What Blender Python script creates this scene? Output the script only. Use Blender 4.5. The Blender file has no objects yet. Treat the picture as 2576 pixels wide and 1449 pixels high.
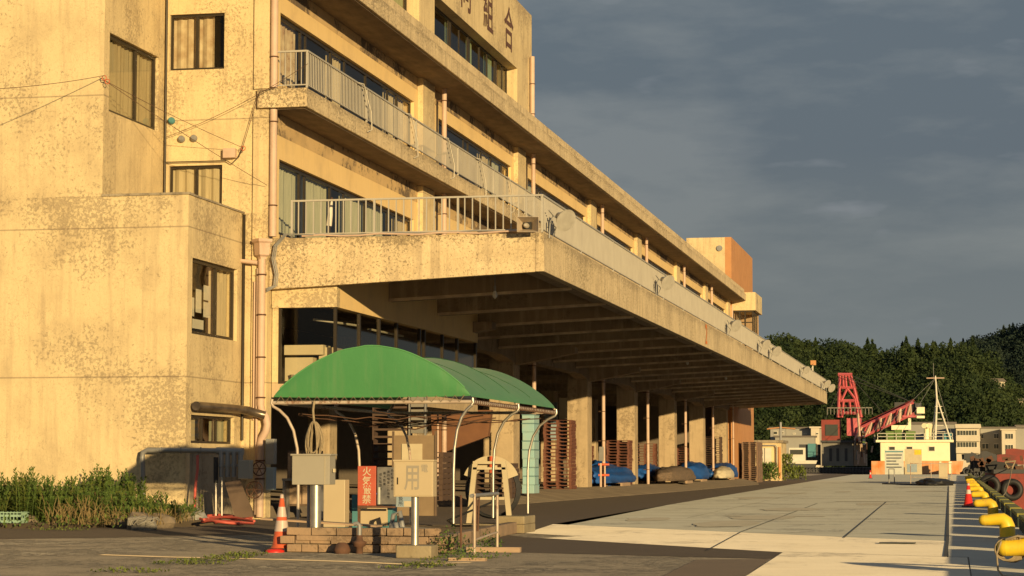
import bpy, math, random
from mathutils import Vector, Matrix, noise
R = math.radians
sc = bpy.context.scene
COL = sc.collection
random.seed(7)

# ------------------------------------------------------------------ camera
# X points from the hall to the water, Y runs along the hall front, Z is up. All in metres.
FPX, CX, CY, EYE = 5560.0, 1288.0, 724.5, 1.2
PH = math.atan((1170. - CY) / FPX)
TH = math.atan((2408. - CX) / FPX * math.cos(PH))
FW = Vector((-math.sin(TH) * math.cos(PH), math.cos(TH) * math.cos(PH), math.sin(PH)))
RT = Vector((math.cos(TH), math.sin(TH), 0))
UP = RT.cross(FW)
cam_d = bpy.data.cameras.new("camera")
cam = bpy.data.objects.new("camera", cam_d)
COL.objects.link(cam)
cam.matrix_world = Matrix((( RT.x, UP.x, -FW.x, 0), (RT.y, UP.y, -FW.y, 0), (RT.z, UP.z, -FW.z, EYE), (0, 0, 0, 1)))
cam_d.sensor_width = 36
cam_d.lens = 36 * FPX / 2576
cam_d.clip_start = .2
cam_d.clip_end = 6000
sc.camera = cam

def ray(x, y): return FW + RT * ((x - CX) / FPX) + UP * ((CY - y) / FPX)
def at_x(x, y, X): v = ray(x, y); return Vector((0, 0, EYE)) + v * (X / v.x)
def at_y(x, y, Y): v = ray(x, y); return Vector((0, 0, EYE)) + v * (Y / v.y)
def at_z(x, y, z=0.): v = ray(x, y); return Vector((0, 0, EYE)) + v * ((z - EYE) / v.z)

# ------------------------------------------------------------------ sky, sun, exposure
SUN_EL, SUN_AZ = 6.8, 147.0          # azimuth clockwise from +Y
w = bpy.data.worlds.new("World"); sc.world = w; w.use_nodes = True
nt = w.node_tree; nt.nodes.clear(); N = nt.nodes.new; L = nt.links.new
out = N("ShaderNodeOutputWorld"); bg = N("ShaderNodeBackground"); sky = N("ShaderNodeTexSky")
sky.sky_type = 'NISHITA'; sky.sun_disc = False; sky.sun_elevation = R(SUN_EL); sky.sun_rotation = R(SUN_AZ)
sky.air_density = 1.6; sky.dust_density = 3.0
tc = N("ShaderNodeTexCoord"); mp = N("ShaderNodeMapping"); mp.inputs[3].default_value = (1.5, 1.5, 5.5)
L(tc.outputs["Generated"], mp.inputs[0])
n1 = N("ShaderNodeTexNoise"); n1.inputs["Scale"].default_value = 3.8; n1.inputs["Detail"].default_value = 7; n1.inputs["Roughness"].default_value = .58
L(mp.outputs[0], n1.inputs["Vector"])
cr = N("ShaderNodeValToRGB"); L(n1.outputs[0], cr.inputs[0])
cr.color_ramp.elements[0].position = .42; cr.color_ramp.elements[0].color = (.70, .92, 1.20, 1)
cr.color_ramp.elements[1].position = .60; cr.color_ramp.elements[1].color = (1.20, 1.38, 1.56, 1)
mx = N("ShaderNodeMix"); mx.data_type = 'RGBA'; mx.inputs[0].default_value = .93
sx = N("ShaderNodeSeparateXYZ"); L(tc.outputs["Generated"], sx.inputs[0])
mr = N("ShaderNodeMapRange"); mr.inputs[1].default_value = .03; mr.inputs[2].default_value = .14; mr.inputs[3].default_value = .8; mr.inputs[4].default_value = 0; L(sx.outputs[2], mr.inputs[0])
m2 = N("ShaderNodeMix"); m2.data_type = 'RGBA'; m2.inputs[7].default_value = (1.28, 1.50, 1.50, 1); L(mr.outputs[0], m2.inputs[0]); L(cr.outputs[0], m2.inputs[6])
n2 = N("ShaderNodeTexNoise"); n2.inputs["Scale"].default_value = 9; n2.inputs["Detail"].default_value = 4; L(mp.outputs[0], n2.inputs["Vector"])
mr2 = N("ShaderNodeMapRange"); mr2.inputs[1].default_value = .62; mr2.inputs[2].default_value = .8; mr2.inputs[3].default_value = 0; mr2.inputs[4].default_value = .8; L(n2.outputs[0], mr2.inputs[0])
m3 = N("ShaderNodeMix"); m3.data_type = 'RGBA'; m3.inputs[7].default_value = (1.7, 1.85, 2.1, 1); L(mr2.outputs[0], m3.inputs[0]); L(m2.outputs[2], m3.inputs[6])
L(sky.outputs[0], mx.inputs[6]); L(m3.outputs[2], mx.inputs[7])
L(mx.outputs[2], bg.inputs[0]); bg.inputs[1].default_value = .128
L(bg.outputs[0], out.inputs[0])

sd = bpy.data.lights.new("sun", 'SUN'); sd.energy = 4.6; sd.angle = R(.5); sd.color = (1, .73, .36)
sun = bpy.data.objects.new("sun", sd); COL.objects.link(sun)
sdir = Vector((math.sin(R(SUN_AZ)) * math.cos(R(SUN_EL)), math.cos(R(SUN_AZ)) * math.cos(R(SUN_EL)), math.sin(R(SUN_EL))))
sun.rotation_euler = sdir.to_track_quat('Z', 'Y').to_euler(); sun.location = (20, -20, 30)
sc.view_settings.view_transform = 'Standard'; sc.view_settings.look = 'None'
sc.view_settings.exposure = .25; sc.view_settings.gamma = 1
sc.cycles.max_bounces = 6; sc.cycles.transparent_max_bounces = 12

# ------------------------------------------------------------------ helpers
class MB:
    def __init__(s): s.v = []; s.f = []; s.sm = []
    def add(s, vs, fs, smooth=False):
        b = len(s.v); s.v += [tuple(p) for p in vs]; s.f += [tuple(b + i for i in f) for f in fs]; s.sm += [smooth] * len(fs); return s
    def box(s, x0, x1, y0, y1, z0, z1):
        if x0 > x1: x0, x1 = x1, x0
        if y0 > y1: y0, y1 = y1, y0
        if z0 > z1: z0, z1 = z1, z0
        return s.add([(x0,y0,z0),(x1,y0,z0),(x1,y1,z0),(x0,y1,z0),(x0,y0,z1),(x1,y0,z1),(x1,y1,z1),(x0,y1,z1)],
                     [(0,3,2,1),(4,5,6,7),(0,1,5,4),(1,2,6,5),(2,3,7,6),(3,0,4,7)])
    def obox(s, c, sz, rz=0, rx=0, ry=0):
        M = Matrix.Translation(c) @ Matrix.Rotation(rz, 4, 'Z') @ Matrix.Rotation(ry, 4, 'Y') @ Matrix.Rotation(rx, 4, 'X')
        t = MB().box(-sz[0]/2, sz[0]/2, -sz[1]/2, sz[1]/2, -sz[2]/2, sz[2]/2)
        return s.add([M @ Vector(p) for p in t.v], t.f)
    def prism(s, pts, d):                      # polygon (CCW seen from -d side is fine) extruded by vector d
        d = Vector(d); n = len(pts); P = [Vector(p) for p in pts]
        a = Vector((0,0,0))
        for i in range(n): a += P[i].cross(P[(i+1) % n])
        if a.dot(d) > 0: P.reverse()
        return s.add(P + [p + d for p in P], [tuple(range(n)), tuple(range(2*n-1, n-1, -1))] + [((i+1) % n, i, n+i, n+(i+1) % n) for i in range(n)])
    def tube(s, pts, r, n=8, closed=False, caps=True, smooth=True):
        P = [Vector(p) for p in pts]; m = len(P); rings = []
        rr = r if isinstance(r, (list, tuple)) else [r] * m
        prev = None
        for i in range(m):
            if closed: t = P[(i+1) % m] - P[i-1]
            else: t = P[min(i+1, m-1)] - P[max(i-1, 0)]
            if t.length < 1e-9: t = Vector((0,0,1))
            t.normalize()
            if prev is None:
                a = Vector((0,0,1)) if abs(t.z) < .9 else Vector((1,0,0)); u = t.cross(a).normalized()
            else:
                u = (prev - t * prev.dot(t)); u = u.normalized() if u.length > 1e-6 else t.orthogonal().normalized()
            prev = u; v = t.cross(u)
            rings.append([P[i] + u * (rr[i] * math.cos(2*math.pi*k/n)) + v * (rr[i] * math.sin(2*math.pi*k/n)) for k in range(n)])
        vs = [q for g in rings for q in g]; fs = []
        for i in range(m if closed else m - 1):
            j = (i+1) % m
            for k in range(n): fs.append((i*n+k, i*n+(k+1) % n, j*n+(k+1) % n, j*n+k))
        s.add(vs, fs, smooth)
        if caps and not closed: s.add(rings[0], [tuple(range(n-1, -1, -1))]); s.add(rings[-1], [tuple(range(n))])
        return s
    def lathe(s, c, prof, n=20, smooth=True):   # prof: (radius, z)
        vs = []; fs = []
        for r, z in prof:
            vs += [(c[0] + r*math.cos(2*math.pi*k/n), c[1] + r*math.sin(2*math.pi*k/n), c[2] + z) for k in range(n)]
        for i in range(len(prof)-1):
            for k in range(n): fs.append((i*n+k, i*n+(k+1) % n, (i+1)*n+(k+1) % n, (i+1)*n+k))
        s.add(vs, fs, smooth)
        s.add(vs[:n], [tuple(range(n-1, -1, -1))]); s.add(vs[-n:], [tuple(range(n))]); return s
    def build(s, name, m, parent=None, world=False, bevel=0, loc=None, rz=None, sub=0):
        me = bpy.data.meshes.new(name)
        off = Vector((0,0,0)); pos = Vector((0,0,0))
        if parent is None and loc is None:
            xs = [p[0] for p in s.v]; ys = [p[1] for p in s.v]; zs = [p[2] for p in s.v]
            off = Vector(((min(xs)+max(xs))/2, (min(ys)+max(ys))/2, min(zs))); pos = off
        elif parent is None: pos = Vector(loc)
        elif world:
            q = parent; off = Vector((0,0,0))
            while q: off += q.location; q = q.parent
        me.from_pydata([tuple(Vector(p) - off) for p in s.v], [], s.f)
        me.polygons.foreach_set("use_smooth", s.sm); me.validate(); me.update()
        me.materials.append(m)
        o = bpy.data.objects.new(name, me); COL.objects.link(o); o.location = pos
        if parent: o.parent = parent
        if rz is not None: o.rotation_euler.z = rz
        if bevel:
            b = o.modifiers.new("b", 'BEVEL'); b.width = bevel; b.segments = 2; b.limit_method = 'ANGLE'; b.angle_limit = R(40)
        if sub:
            b = o.modifiers.new("s", 'SUBSURF'); b.levels = sub; b.render_levels = sub
        return o

def tag(o, label, cat, group=None, kind=None):
    o['label'] = label
    if cat: o['category'] = cat
    if group: o['group'] = group
    if kind: o['kind'] = kind
    return o
def struct(o, label=None, cat=None): 
    o['kind'] = 'structure'
    if label: o['label'] = label
    if cat: o['category'] = cat
    return o
def thing(name, label, cat, loc=(0,0,0), rz=0, group=None):
    o = bpy.data.objects.new(name, None); COL.objects.link(o); o.location = loc; o.rotation_euler.z = rz
    o.empty_display_size = .2
    return tag(o, label, cat, group)
def copy_tree(o, parent=None):
    c = o.copy(); COL.objects.link(c)
    if parent: c.parent = parent
    for ch in list(o.children): copy_tree(ch, c)
    return c
def arc(cx, cz, r, a0, a1, n, y=0):
    return [(cx + r*math.cos(R(a0+(a1-a0)*i/n)), y, cz + r*math.sin(R(a0+(a1-a0)*i/n))) for i in range(n+1)]
def wheel_pts(c, r, n, axis='y', ph=0):
    o = []
    for k in range(n):
        a = 2*math.pi*k/n + ph
        if axis == 'y': o.append((c[0]+r*math.cos(a), c[1], c[2]+r*math.sin(a)))
        elif axis == 'x': o.append((c[0], c[1]+r*math.cos(a), c[2]+r*math.sin(a)))
        else: o.append((c[0]+r*math.cos(a), c[1]+r*math.sin(a), c[2]))
    return o

# ------------------------------------------------------------------ materials
def mat(name, c1, c2=None, scale=3., rough=.8, metal=0., bump=0., spots=None, spot_amt=.6, spot_scale=12., spot_lo=.56,
        streak=None, streak_amt=.5, cracks=0., obj=False, dr=0., joints=None, detail=5, stretch=(1,1,1), spec=.5, bscale=None, emis=None, fine2=0., big_w=.8, grime=()):
    m = bpy.data.materials.new(name); m.use_nodes = True; t = m.node_tree; N = t.nodes.new; L = t.links.new
    p = t.nodes["Principled BSDF"]; p.inputs["Roughness"].default_value = rough; p.inputs["Metallic"].default_value = metal
    p.inputs["Specular IOR Level"].default_value = spec
    if dr: p.inputs["Diffuse Roughness"].default_value = dr
    if obj: g = N("ShaderNodeTexCoord"); src = g.outputs["Object"]
    else: g = N("ShaderNodeNewGeometry"); src = g.outputs["Position"]
    def noi(sc_, det, rgh=.55, st=(1,1,1), dist=0):
        q = N("ShaderNodeTexNoise"); q.inputs["Scale"].default_value = sc_; q.inputs["Detail"].default_value = det; q.inputs["Roughness"].default_value = rgh
        q.inputs["Distortion"].default_value = dist
        if st != (1,1,1):
            mm = N("ShaderNodeMapping"); mm.inputs[3].default_value = st; L(src, mm.inputs[0]); L(mm.outputs[0], q.inputs["Vector"])
        else: L(src, q.inputs["Vector"])
        return q.outputs[0]
    def rng(x, a, b, c=0., d=1.):
        q = N("ShaderNodeMapRange"); q.inputs[1].default_value = a; q.inputs[2].default_value = b; q.inputs[3].default_value = c; q.inputs[4].default_value = d
        L(x, q.inputs[0]); return q.outputs[0]
    def mth(op, a, b):
        q = N("ShaderNodeMath"); q.operation = op
        for i, z in enumerate((a, b)):
            if isinstance(z, (int, float)): q.inputs[i].default_value = z
            else: L(z, q.inputs[i])
        return q.outputs[0]
    def mixc(f, a, b):
        q = N("ShaderNodeMix"); q.data_type = 'RGBA'
        if isinstance(f, (int, float)): q.inputs[0].default_value = f
        else: L(f, q.inputs[0])
        for i, z in ((6, a), (7, b)):
            if isinstance(z, tuple): q.inputs[i].default_value = (*z, 1) if len(z) == 3 else z
            else: L(z, q.inputs[i])
        return q.outputs[2]
    c2 = c2 or tuple(x*.85 for x in c1)
    col = mixc(rng(noi(scale, detail, .55, stretch), .3, .7), c1, c2)
    h = None
    if spots:
        big = noi(.45, 3, .6); fine = noi(spot_scale, 6, .78, dist=.25)
        v = mth('ADD', fine, mth('MULTIPLY', mth('SUBTRACT', big, .5), big_w))
        if grime:
            gz = N("ShaderNodeSeparateXYZ"); L(src, gz.inputs[0])
            for (za, zb_, gw) in grime:
                v = mth('ADD', v, mth('MULTIPLY', rng(gz.outputs[2], za, zb_), mth('MULTIPLY', mth('LESS_THAN', gz.outputs[2], max(za, zb_)+.06), gw)))
        sp = rng(v, spot_lo, spot_lo + .10); h = sp
        col = mixc(mth('MULTIPLY', sp, spot_amt), col, spots)
        if fine2: col = mixc(mth('MULTIPLY', rng(noi(spot_scale*2.3, 3, .8, (1,1,.7)), .56, .66), fine2), col, spots)
        f2 = rng(noi(1.1, 4, .65), .5, .75); col = mixc(mth('MULTIPLY', f2, .35), col, spots)
    if streak:
        s1 = rng(noi(5.5, 5, .65, (1, 1, .07)), .5, .72); col = mixc(mth('MULTIPLY', s1, streak_amt), col, streak)
    if cracks:
        vo = N("ShaderNodeTexVoronoi"); vo.feature = 'DISTANCE_TO_EDGE'; vo.inputs["Scale"].default_value = 2.6
        ad = N("ShaderNodeVectorMath"); ad.operation = 'ADD'; nn = N("ShaderNodeTexNoise"); nn.inputs["Scale"].default_value = 4; L(src, nn.inputs["Vector"])
        L(src, ad.inputs[0]); L(nn.outputs[1], ad.inputs[1]); L(ad.outputs[0], vo.inputs["Vector"])
        ck = mth('MULTIPLY', rng(vo.outputs[0], .0, .022, 1, 0), rng(noi(.8, 2), .42, .6)); col = mixc(mth('MULTIPLY', ck, cracks), col, (.16, .11, .07))
    if joints:
        se = N("ShaderNodeSeparateXYZ"); L(src, se.inputs[0])
        for z in joints:
            j = rng(mth('ABSOLUTE', mth('SUBTRACT', se.outputs[2], z), 0), .008, .022, 1, 0)
            col = mixc(mth('MULTIPLY', j, .55), col, (.2, .14, .09))
    L(col, p.inputs["Base Color"])
    if bump:
        b = N("ShaderNodeBump"); b.inputs["Strength"].default_value = bump; b.inputs["Distance"].default_value = .02
        hh = noi(bscale or scale*6, 4, .6)
        if h is not None: hh = mth('SUBTRACT', hh, mth('MULTIPLY', h, .8))
        L(hh, b.inputs["Height"]); L(b.outputs[0], p.inputs["Normal"])
    if emis: p.inputs["Emission Color"].default_value = (*emis, 1); p.inputs["Emission Strength"].default_value = 1
    return m
M = {}
M['plaster'] = mat("plaster", (.74,.59,.33), (.66,.52,.285), 1.1, .9, bump=.6, spots=(.36,.27,.165), spot_amt=.68, spot_scale=15, spot_lo=.575, big_w=.75, fine2=.4, cracks=.35, grime=((6.0,6.8,.075),(16.6,17.5,.06),(12.0,12.5,.05)), streak=(.42,.315,.185), streak_amt=.55, joints=(3.04, 6.18, 9.02))
M['fascia'] = mat("weathered_fascia", (.76,.61,.37), (.64,.50,.29), 2.0, .95, bump=.9, spots=(.32,.245,.15), spot_amt=.62, spot_scale=15, spot_lo=.56, big_w=.35, fine2=.6, grime=((6.0,6.25,.09),(9.45,9.64,.08),(12.6,12.8,.08)), streak=(.34,.26,.165), streak_amt=.7, cracks=.8)
M['paint'] = mat("smooth_paint", (.86,.63,.30), (.82,.59,.27), .8, .8, bump=.12, spots=(.5,.36,.2), spot_amt=.3, spot_scale=6, spot_lo=.7, streak=(.5,.36,.2), streak_amt=.15)
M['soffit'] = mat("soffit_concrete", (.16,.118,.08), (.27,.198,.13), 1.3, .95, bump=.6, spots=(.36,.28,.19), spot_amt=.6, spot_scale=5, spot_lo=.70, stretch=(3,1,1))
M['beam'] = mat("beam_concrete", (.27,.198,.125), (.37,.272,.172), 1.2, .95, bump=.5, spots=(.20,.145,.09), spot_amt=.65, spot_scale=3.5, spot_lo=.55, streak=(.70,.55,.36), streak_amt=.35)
M['column'] = mat("column_concrete", (.53,.41,.255), (.44,.34,.21), 1.2, .95, bump=.5, spots=(.24,.18,.11), spot_amt=.7, spot_scale=7, spot_lo=.575, streak=(.28,.21,.13), streak_amt=.75)
M['dirty_plaster'] = mat("dirty_plaster", (.42,.35,.24), (.28,.23,.16), 2, .95, bump=.5, spots=(.14,.11,.08), spot_amt=.6, spot_scale=9, spot_lo=.55, streak=(.12,.1,.07), streak_amt=.7)
M['orange'] = mat("orange_wall", (.60,.30,.12), (.52,.25,.10), 1.2, .85, bump=.3, spots=(.42,.2,.09), spot_amt=.4, spot_scale=4, spot_lo=.6, streak=(.4,.2,.09), streak_amt=.3)
M['bronze'] = mat("bronze_frame", (.045,.035,.022), rough=.45, metal=.3)
M['rail'] = mat("rail_paint", (.46,.43,.36), (.40,.37,.31), 2, .6)
M['pipe'] = mat("pvc_pipe", (.62,.46,.35), (.55,.38,.28), 1.5, .6, spots=(.38,.26,.18), spot_amt=.4, spot_scale=5, spot_lo=.6)
M['band'] = mat("rust_band", (.12,.06,.035), rough=.8)
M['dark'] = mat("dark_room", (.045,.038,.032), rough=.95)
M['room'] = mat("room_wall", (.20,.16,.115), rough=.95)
M['cream'] = mat("cream_panel", (.58,.50,.33), (.5,.42,.27), 2, .7)
M['white'] = mat("white_paint", (.72,.68,.56), (.62,.57,.46), 2, .6)
M['curtain'] = mat("green_grey_curtain", (.46,.46,.35), (.34,.35,.26), 6, .95, stretch=(6,6,.3))
M['curtain_beige'] = mat("beige_curtain", (.55,.46,.30), (.44,.36,.23), 6, .95, stretch=(6,6,.3))
M['curtain_torn'] = mat("torn_paper_screen", (.62,.52,.36), (.40,.28,.17), 4, .95, spots=(.25,.12,.06), spot_amt=.8, spot_scale=3, spot_lo=.6)
M['green_sheet'] = mat("green_film", (.22,.29,.17), rough=.7)
M['letter'] = mat("letter_paint", (.10,.045,.03), (.15,.075,.05), 6, .8)
M['orange_paint'] = mat("orange_number", (.80,.22,.03), rough=.7)
M['canvas'] = mat("green_canvas", (.07,.255,.085), (.058,.225,.075), .9, .55, bump=.5, bscale=2.2, streak=(.17,.26,.12), streak_amt=.35, spec=.4)
M['chip_lit'] = mat('chipped_lit_edge', (.80,.64,.43), (.42,.31,.2), 2.2, .95, bump=.5, detail=6)  # chipped concrete, made extra pale to paint in bounced light on rib edges
M['shade_metal'] = mat('lamp_metal', (.66,.62,.52), (.5,.46,.38), 5, .35, metal=.35, obj=True)
M['steel'] = mat("galvanised_steel", (.58,.54,.46), (.42,.38,.32), 7, .38, metal=.75, obj=True)
M['oldsteel'] = mat("worn_painted_steel", (.62,.53,.41), (.46,.36,.27), 4, .6, metal=.2, spots=(.24,.09,.04), spot_amt=.8, spot_scale=9, spot_lo=.6)
M['rust'] = mat("rusty_iron", (.16,.075,.04), (.08,.045,.03), 6, .85, bump=.3)
M['grey_box'] = mat("grey_cabinet", (.36,.33,.26), (.33,.30,.235), 2, .55)
M['beige_box'] = mat("beige_cabinet", (.52,.42,.26), (.48,.385,.235), 2, .55)
M['grey_text'] = mat("faded_grey_paint", (.34,.30,.23), rough=.7)
M['brick'] = mat("brick_and_mortar", (.40,.27,.165), (.26,.19,.125), 3, .95, bump=.6, spots=(.2,.13,.08), spot_amt=.5, spot_scale=6, spot_lo=.58)
M['block'] = mat("block_concrete", (.36,.30,.19), (.27,.21,.12), 3, .95, bump=.6, spots=(.16,.13,.07), spot_amt=.5, spot_scale=8, spot_lo=.58)
M['red_sign'] = mat("red_sign", (.52,.11,.06), (.44,.09,.045), 4, .5)
M['dark_sign'] = mat("faded_dark_sign", (.10,.10,.10), (.2,.19,.17), 7, .7, spots=(.35,.28,.2), spot_amt=.5, spot_scale=7, spot_lo=.62)
M['blue_sign'] = mat("pale_blue_sign", (.30,.37,.40), (.26,.33,.36), 3, .6)
M['navy'] = mat("navy_ink", (.03,.05,.08), rough=.7)
M['cone_red'] = mat("cone_orange", (.70,.14,.05), (.6,.11,.04), 4, .5)
M['cone_pure'] = mat("cone_red", (.72,.03,.02), rough=.45)
M['cone_white'] = mat("reflective_white", (.62,.50,.42), rough=.4)
M['black'] = mat("black_rubber", (.018,.018,.018), rough=.6)
M['hose_red'] = mat("salmon_hose", (.62,.12,.08), (.5,.09,.06), 5, .55)
M['rope'] = mat("rope", (.36,.29,.18), (.26,.2,.12), 20, .9)
M['wood'] = mat("weathered_wood", (.48,.34,.22), (.36,.25,.16), 3, .85, stretch=(1,8,8))
M['plywood'] = mat("brown_board", (.17,.115,.075), (.12,.08,.05), 2, .8)
M['mint'] = mat("mint_crate", (.32,.48,.34), rough=.5)
M['asphalt'] = mat("old_asphalt", (.25,.215,.165), (.165,.142,.11), .9, .95, bump=1.0, bscale=28, spots=(.40,.35,.27), spot_amt=.8, spot_scale=6, spot_lo=.53, fine2=.5, cracks=.7, dr=1.0)
M['newasphalt'] = mat("new_asphalt", (.050,.038,.029), (.060,.046,.035), 1.5, .95, bump=.5, bscale=40, dr=1.0)
M['hallfloor'] = mat('hall_floor', (.15,.12,.085), (.09,.072,.053), 1.0, .9, bump=.4, dr=1.0)
M['cover'] = mat('brown_cover', (.22,.10,.045), (.16,.07,.035), 2, .8)
M['ply_dark'] = mat('dim_plywood', (.30,.215,.125), (.22,.155,.09), 2, .85)
M['stain'] = mat('quay_stain', (.25,.235,.20), (.20,.19,.16), 2, .9, dr=1.0)
M['patch'] = mat("asphalt_patch", (.115,.088,.068), (.10,.078,.06), 1.2, .95, bump=.6, bscale=30, dr=1.0)
M['concrete'] = mat("new_concrete", (.60,.54,.43), (.54,.485,.385), .8, .9, bump=.35, bscale=20, dr=1.0, spots=(.46,.385,.27), spot_amt=.45, spot_scale=3.5, spot_lo=.6)
M['oldconcrete'] = mat("old_concrete", (.31,.315,.285), (.225,.225,.20), .55, .9, bump=.4, bscale=14, dr=1.0, stretch=(.25,1.6,1), spots=(.18,.155,.115), spot_amt=.35, spot_scale=3, spot_lo=.6)
M['coping'] = mat("coping_concrete", (.44,.42,.36), (.36,.345,.29), 1.2, .9, bump=.3, bscale=20, dr=1.0)
M['line'] = mat("pale_mortar", (.55,.43,.27), rough=.9, dr=1.0)
M['joint'] = mat("joint_tar", (.12,.11,.09), rough=.9)
M['yellow'] = mat("yellow_paint", (.86,.60,.03), (.80,.53,.02), 5, .45, spots=(.30,.17,.06), spot_amt=.7, spot_scale=9, spot_lo=.60, big_w=.5, streak=(.4,.24,.08), streak_amt=.35)
M['kerb_yellow'] = mat("mossy_yellow", (.35,.30,.05), (.16,.17,.05), 5, .8)
M['kerb_dark'] = mat("dark_kerb", (.03,.045,.03), rough=.8)
M['blue_tarp'] = mat("blue_tarp", (.018,.10,.36), (.012,.075,.28), 3, .45, bump=.3, bscale=6)
M['net'] = mat("brown_net", (.22,.15,.10), (.13,.10,.07), 9, .95, bump=.9)
M['sack'] = mat("pale_sack", (.62,.54,.38), rough=.8)
M['pallet'] = mat("red_brown_pallet", (.19,.07,.04), (.14,.052,.03), 4, .7)
M['pallet_dark'] = mat("dark_brown_pallet", (.10,.06,.04), rough=.8)
M['pallet_grey'] = mat("brown_pallet", (.24,.155,.105), (.19,.125,.085), 4, .8)
M['cyan'] = mat("cyan_crate", (.30,.52,.54), (.36,.5,.46), 3, .6)
M['cyan_dark'] = mat("crate_groove", (.16,.30,.32), rough=.7)
M['leaf'] = mat("leaf", (.085,.145,.03), (.12,.18,.04), 6, .6, spec=.3)
M['leaf2'] = mat("leaf_yellow", (.17,.20,.04), (.11,.15,.03), 5, .6, spec=.3)
M['dry'] = mat("dry_grass", (.30,.22,.09), (.2,.14,.06), 8, .8)
M['earth'] = mat("earth", (.10,.075,.045), (.06,.045,.03), 3, .95, bump=.8, dr=1.0)
M['stone'] = mat("rough_stone", (.24,.19,.13), (.15,.12,.09), 4, .95, bump=.8)
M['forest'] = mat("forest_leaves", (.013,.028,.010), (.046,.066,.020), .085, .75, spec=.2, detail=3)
M['forest_hazed'] = mat("hazed_far_leaves", (.018,.034,.024), (.027,.042,.03), .06, .8, spec=.2)  # bluish tint in the leaf colour stands in for distance haze
M['bark'] = mat("bark", (.10,.075,.05), rough=.95)
M['hill'] = mat("hill_ground", (.025,.035,.014), (.04,.05,.02), .05, .95)
M['ship_cream'] = mat("ship_cream_paint", (.90,.83,.56), (.84,.76,.50), 1, .55)
M['ship_rust'] = mat("rusted_hull", (.72,.20,.03), (.68,.46,.25), .6, .75, streak=(.5,.13,.03), streak_amt=.6)
M['crane_red'] = mat("crane_red_paint", (.60,.14,.15), (.48,.09,.10), 1, .5)
M['hull_red'] = mat("red_hull", (.30,.045,.03), (.2,.04,.03), .8, .7, spots=(.10,.04,.03), spot_amt=.5, spot_scale=2, spot_lo=.55)
M['hull_dark'] = mat("dark_hull", (.045,.05,.055), (.06,.055,.05), 1, .6)
M['dullgrey'] = mat("dull_grey_paint", (.26,.24,.20), (.2,.19,.16), 1, .7)
M['ship_green'] = mat("green_deck", (.12,.20,.04), rough=.7)
M['teal'] = mat("teal_paint", (.08,.25,.27), rough=.6)
M['far_white'] = mat("apartment_cream", (.62,.55,.42), (.56,.49,.37), .3, .8)
M['far_grey'] = mat("apartment_grey", (.33,.32,.28), (.29,.28,.245), .3, .8)
M['far_glass'] = mat("far_window", (.07,.075,.06), rough=.25)
M['roof'] = mat("grey_roof", (.16,.14,.12), rough=.9)
M['sign_white'] = mat("notice_white", (.62,.62,.52), (.5,.52,.46), 2, .6)
M['gauge'] = mat("grey_pipe", (.30,.30,.29), (.24,.235,.22), 3, .5, metal=.2)
M['blackpipe'] = mat("dark_glossy_duct", (.06,.045,.035), (.22,.17,.12), 3, .3, metal=.5)
M['lamp_glass'] = mat("lamp_glass", (.75,.72,.62), rough=.2)
M['horn'] = mat("horn_grey", (.52,.43,.32), (.42,.34,.25), 5, .6)

def glass_mat(name, tint, refl):
    m = bpy.data.materials.new(name); m.use_nodes = True; t = m.node_tree; t.nodes.clear(); N = t.nodes.new; L = t.links.new
    o = N("ShaderNodeOutputMaterial"); x = N("ShaderNodeMixShader"); a = N("ShaderNodeBsdfTransparent"); g = N("ShaderNodeBsdfGlossy")
    a.inputs[0].default_value = (*tint, 1); g.inputs["Roughness"].default_value = .04; g.inputs["Color"].default_value = (.80, .74, .66, 1)
    f = N("ShaderNodeLayerWeight"); f.inputs[0].default_value = .5; pw = N("ShaderNodeMath"); pw.operation = 'POWER'; pw.inputs[1].default_value = 5
    L(f.outputs["Facing"], pw.inputs[0]); ad = N("ShaderNodeMath"); ad.operation = 'MULTIPLY_ADD'; ad.inputs[1].default_value = .7; ad.inputs[2].default_value = refl
    ad.use_clamp = True; L(pw.outputs[0], ad.inputs[0]); L(ad.outputs[0], x.inputs[0]); L(a.outputs[0], x.inputs[1]); L(g.outputs[0], x.inputs[2]); L(x.outputs[0], o.inputs[0])
    return m
M['glass'] = glass_mat("window_glass", (.92,.92,.86), .04)
M['glass2'] = glass_mat("dark_window_glass", (.75,.75,.68), .06)
wm = bpy.data.materials.new("harbour_water"); wm.use_nodes = True; t = wm.node_tree; p = t.nodes["Principled BSDF"]
p.inputs["Base Color"].default_value = (.035, .022, .018, 1); p.inputs["Roughness"].default_value = .08
b = t.nodes.new("ShaderNodeBump"); q = t.nodes.new("ShaderNodeTexNoise"); q.inputs["Scale"].default_value = 1.2; q.inputs["Detail"].default_value = 5
g = t.nodes.new("ShaderNodeNewGeometry"); t.links.new(g.outputs["Position"], q.inputs["Vector"]); b.inputs["Strength"].default_value = .5; b.inputs["Distance"].default_value = .12
t.links.new(q.outputs[0], b.inputs["Height"]); t.links.new(b.outputs[0], p.inputs["Normal"]); M['water'] = wm

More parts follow.
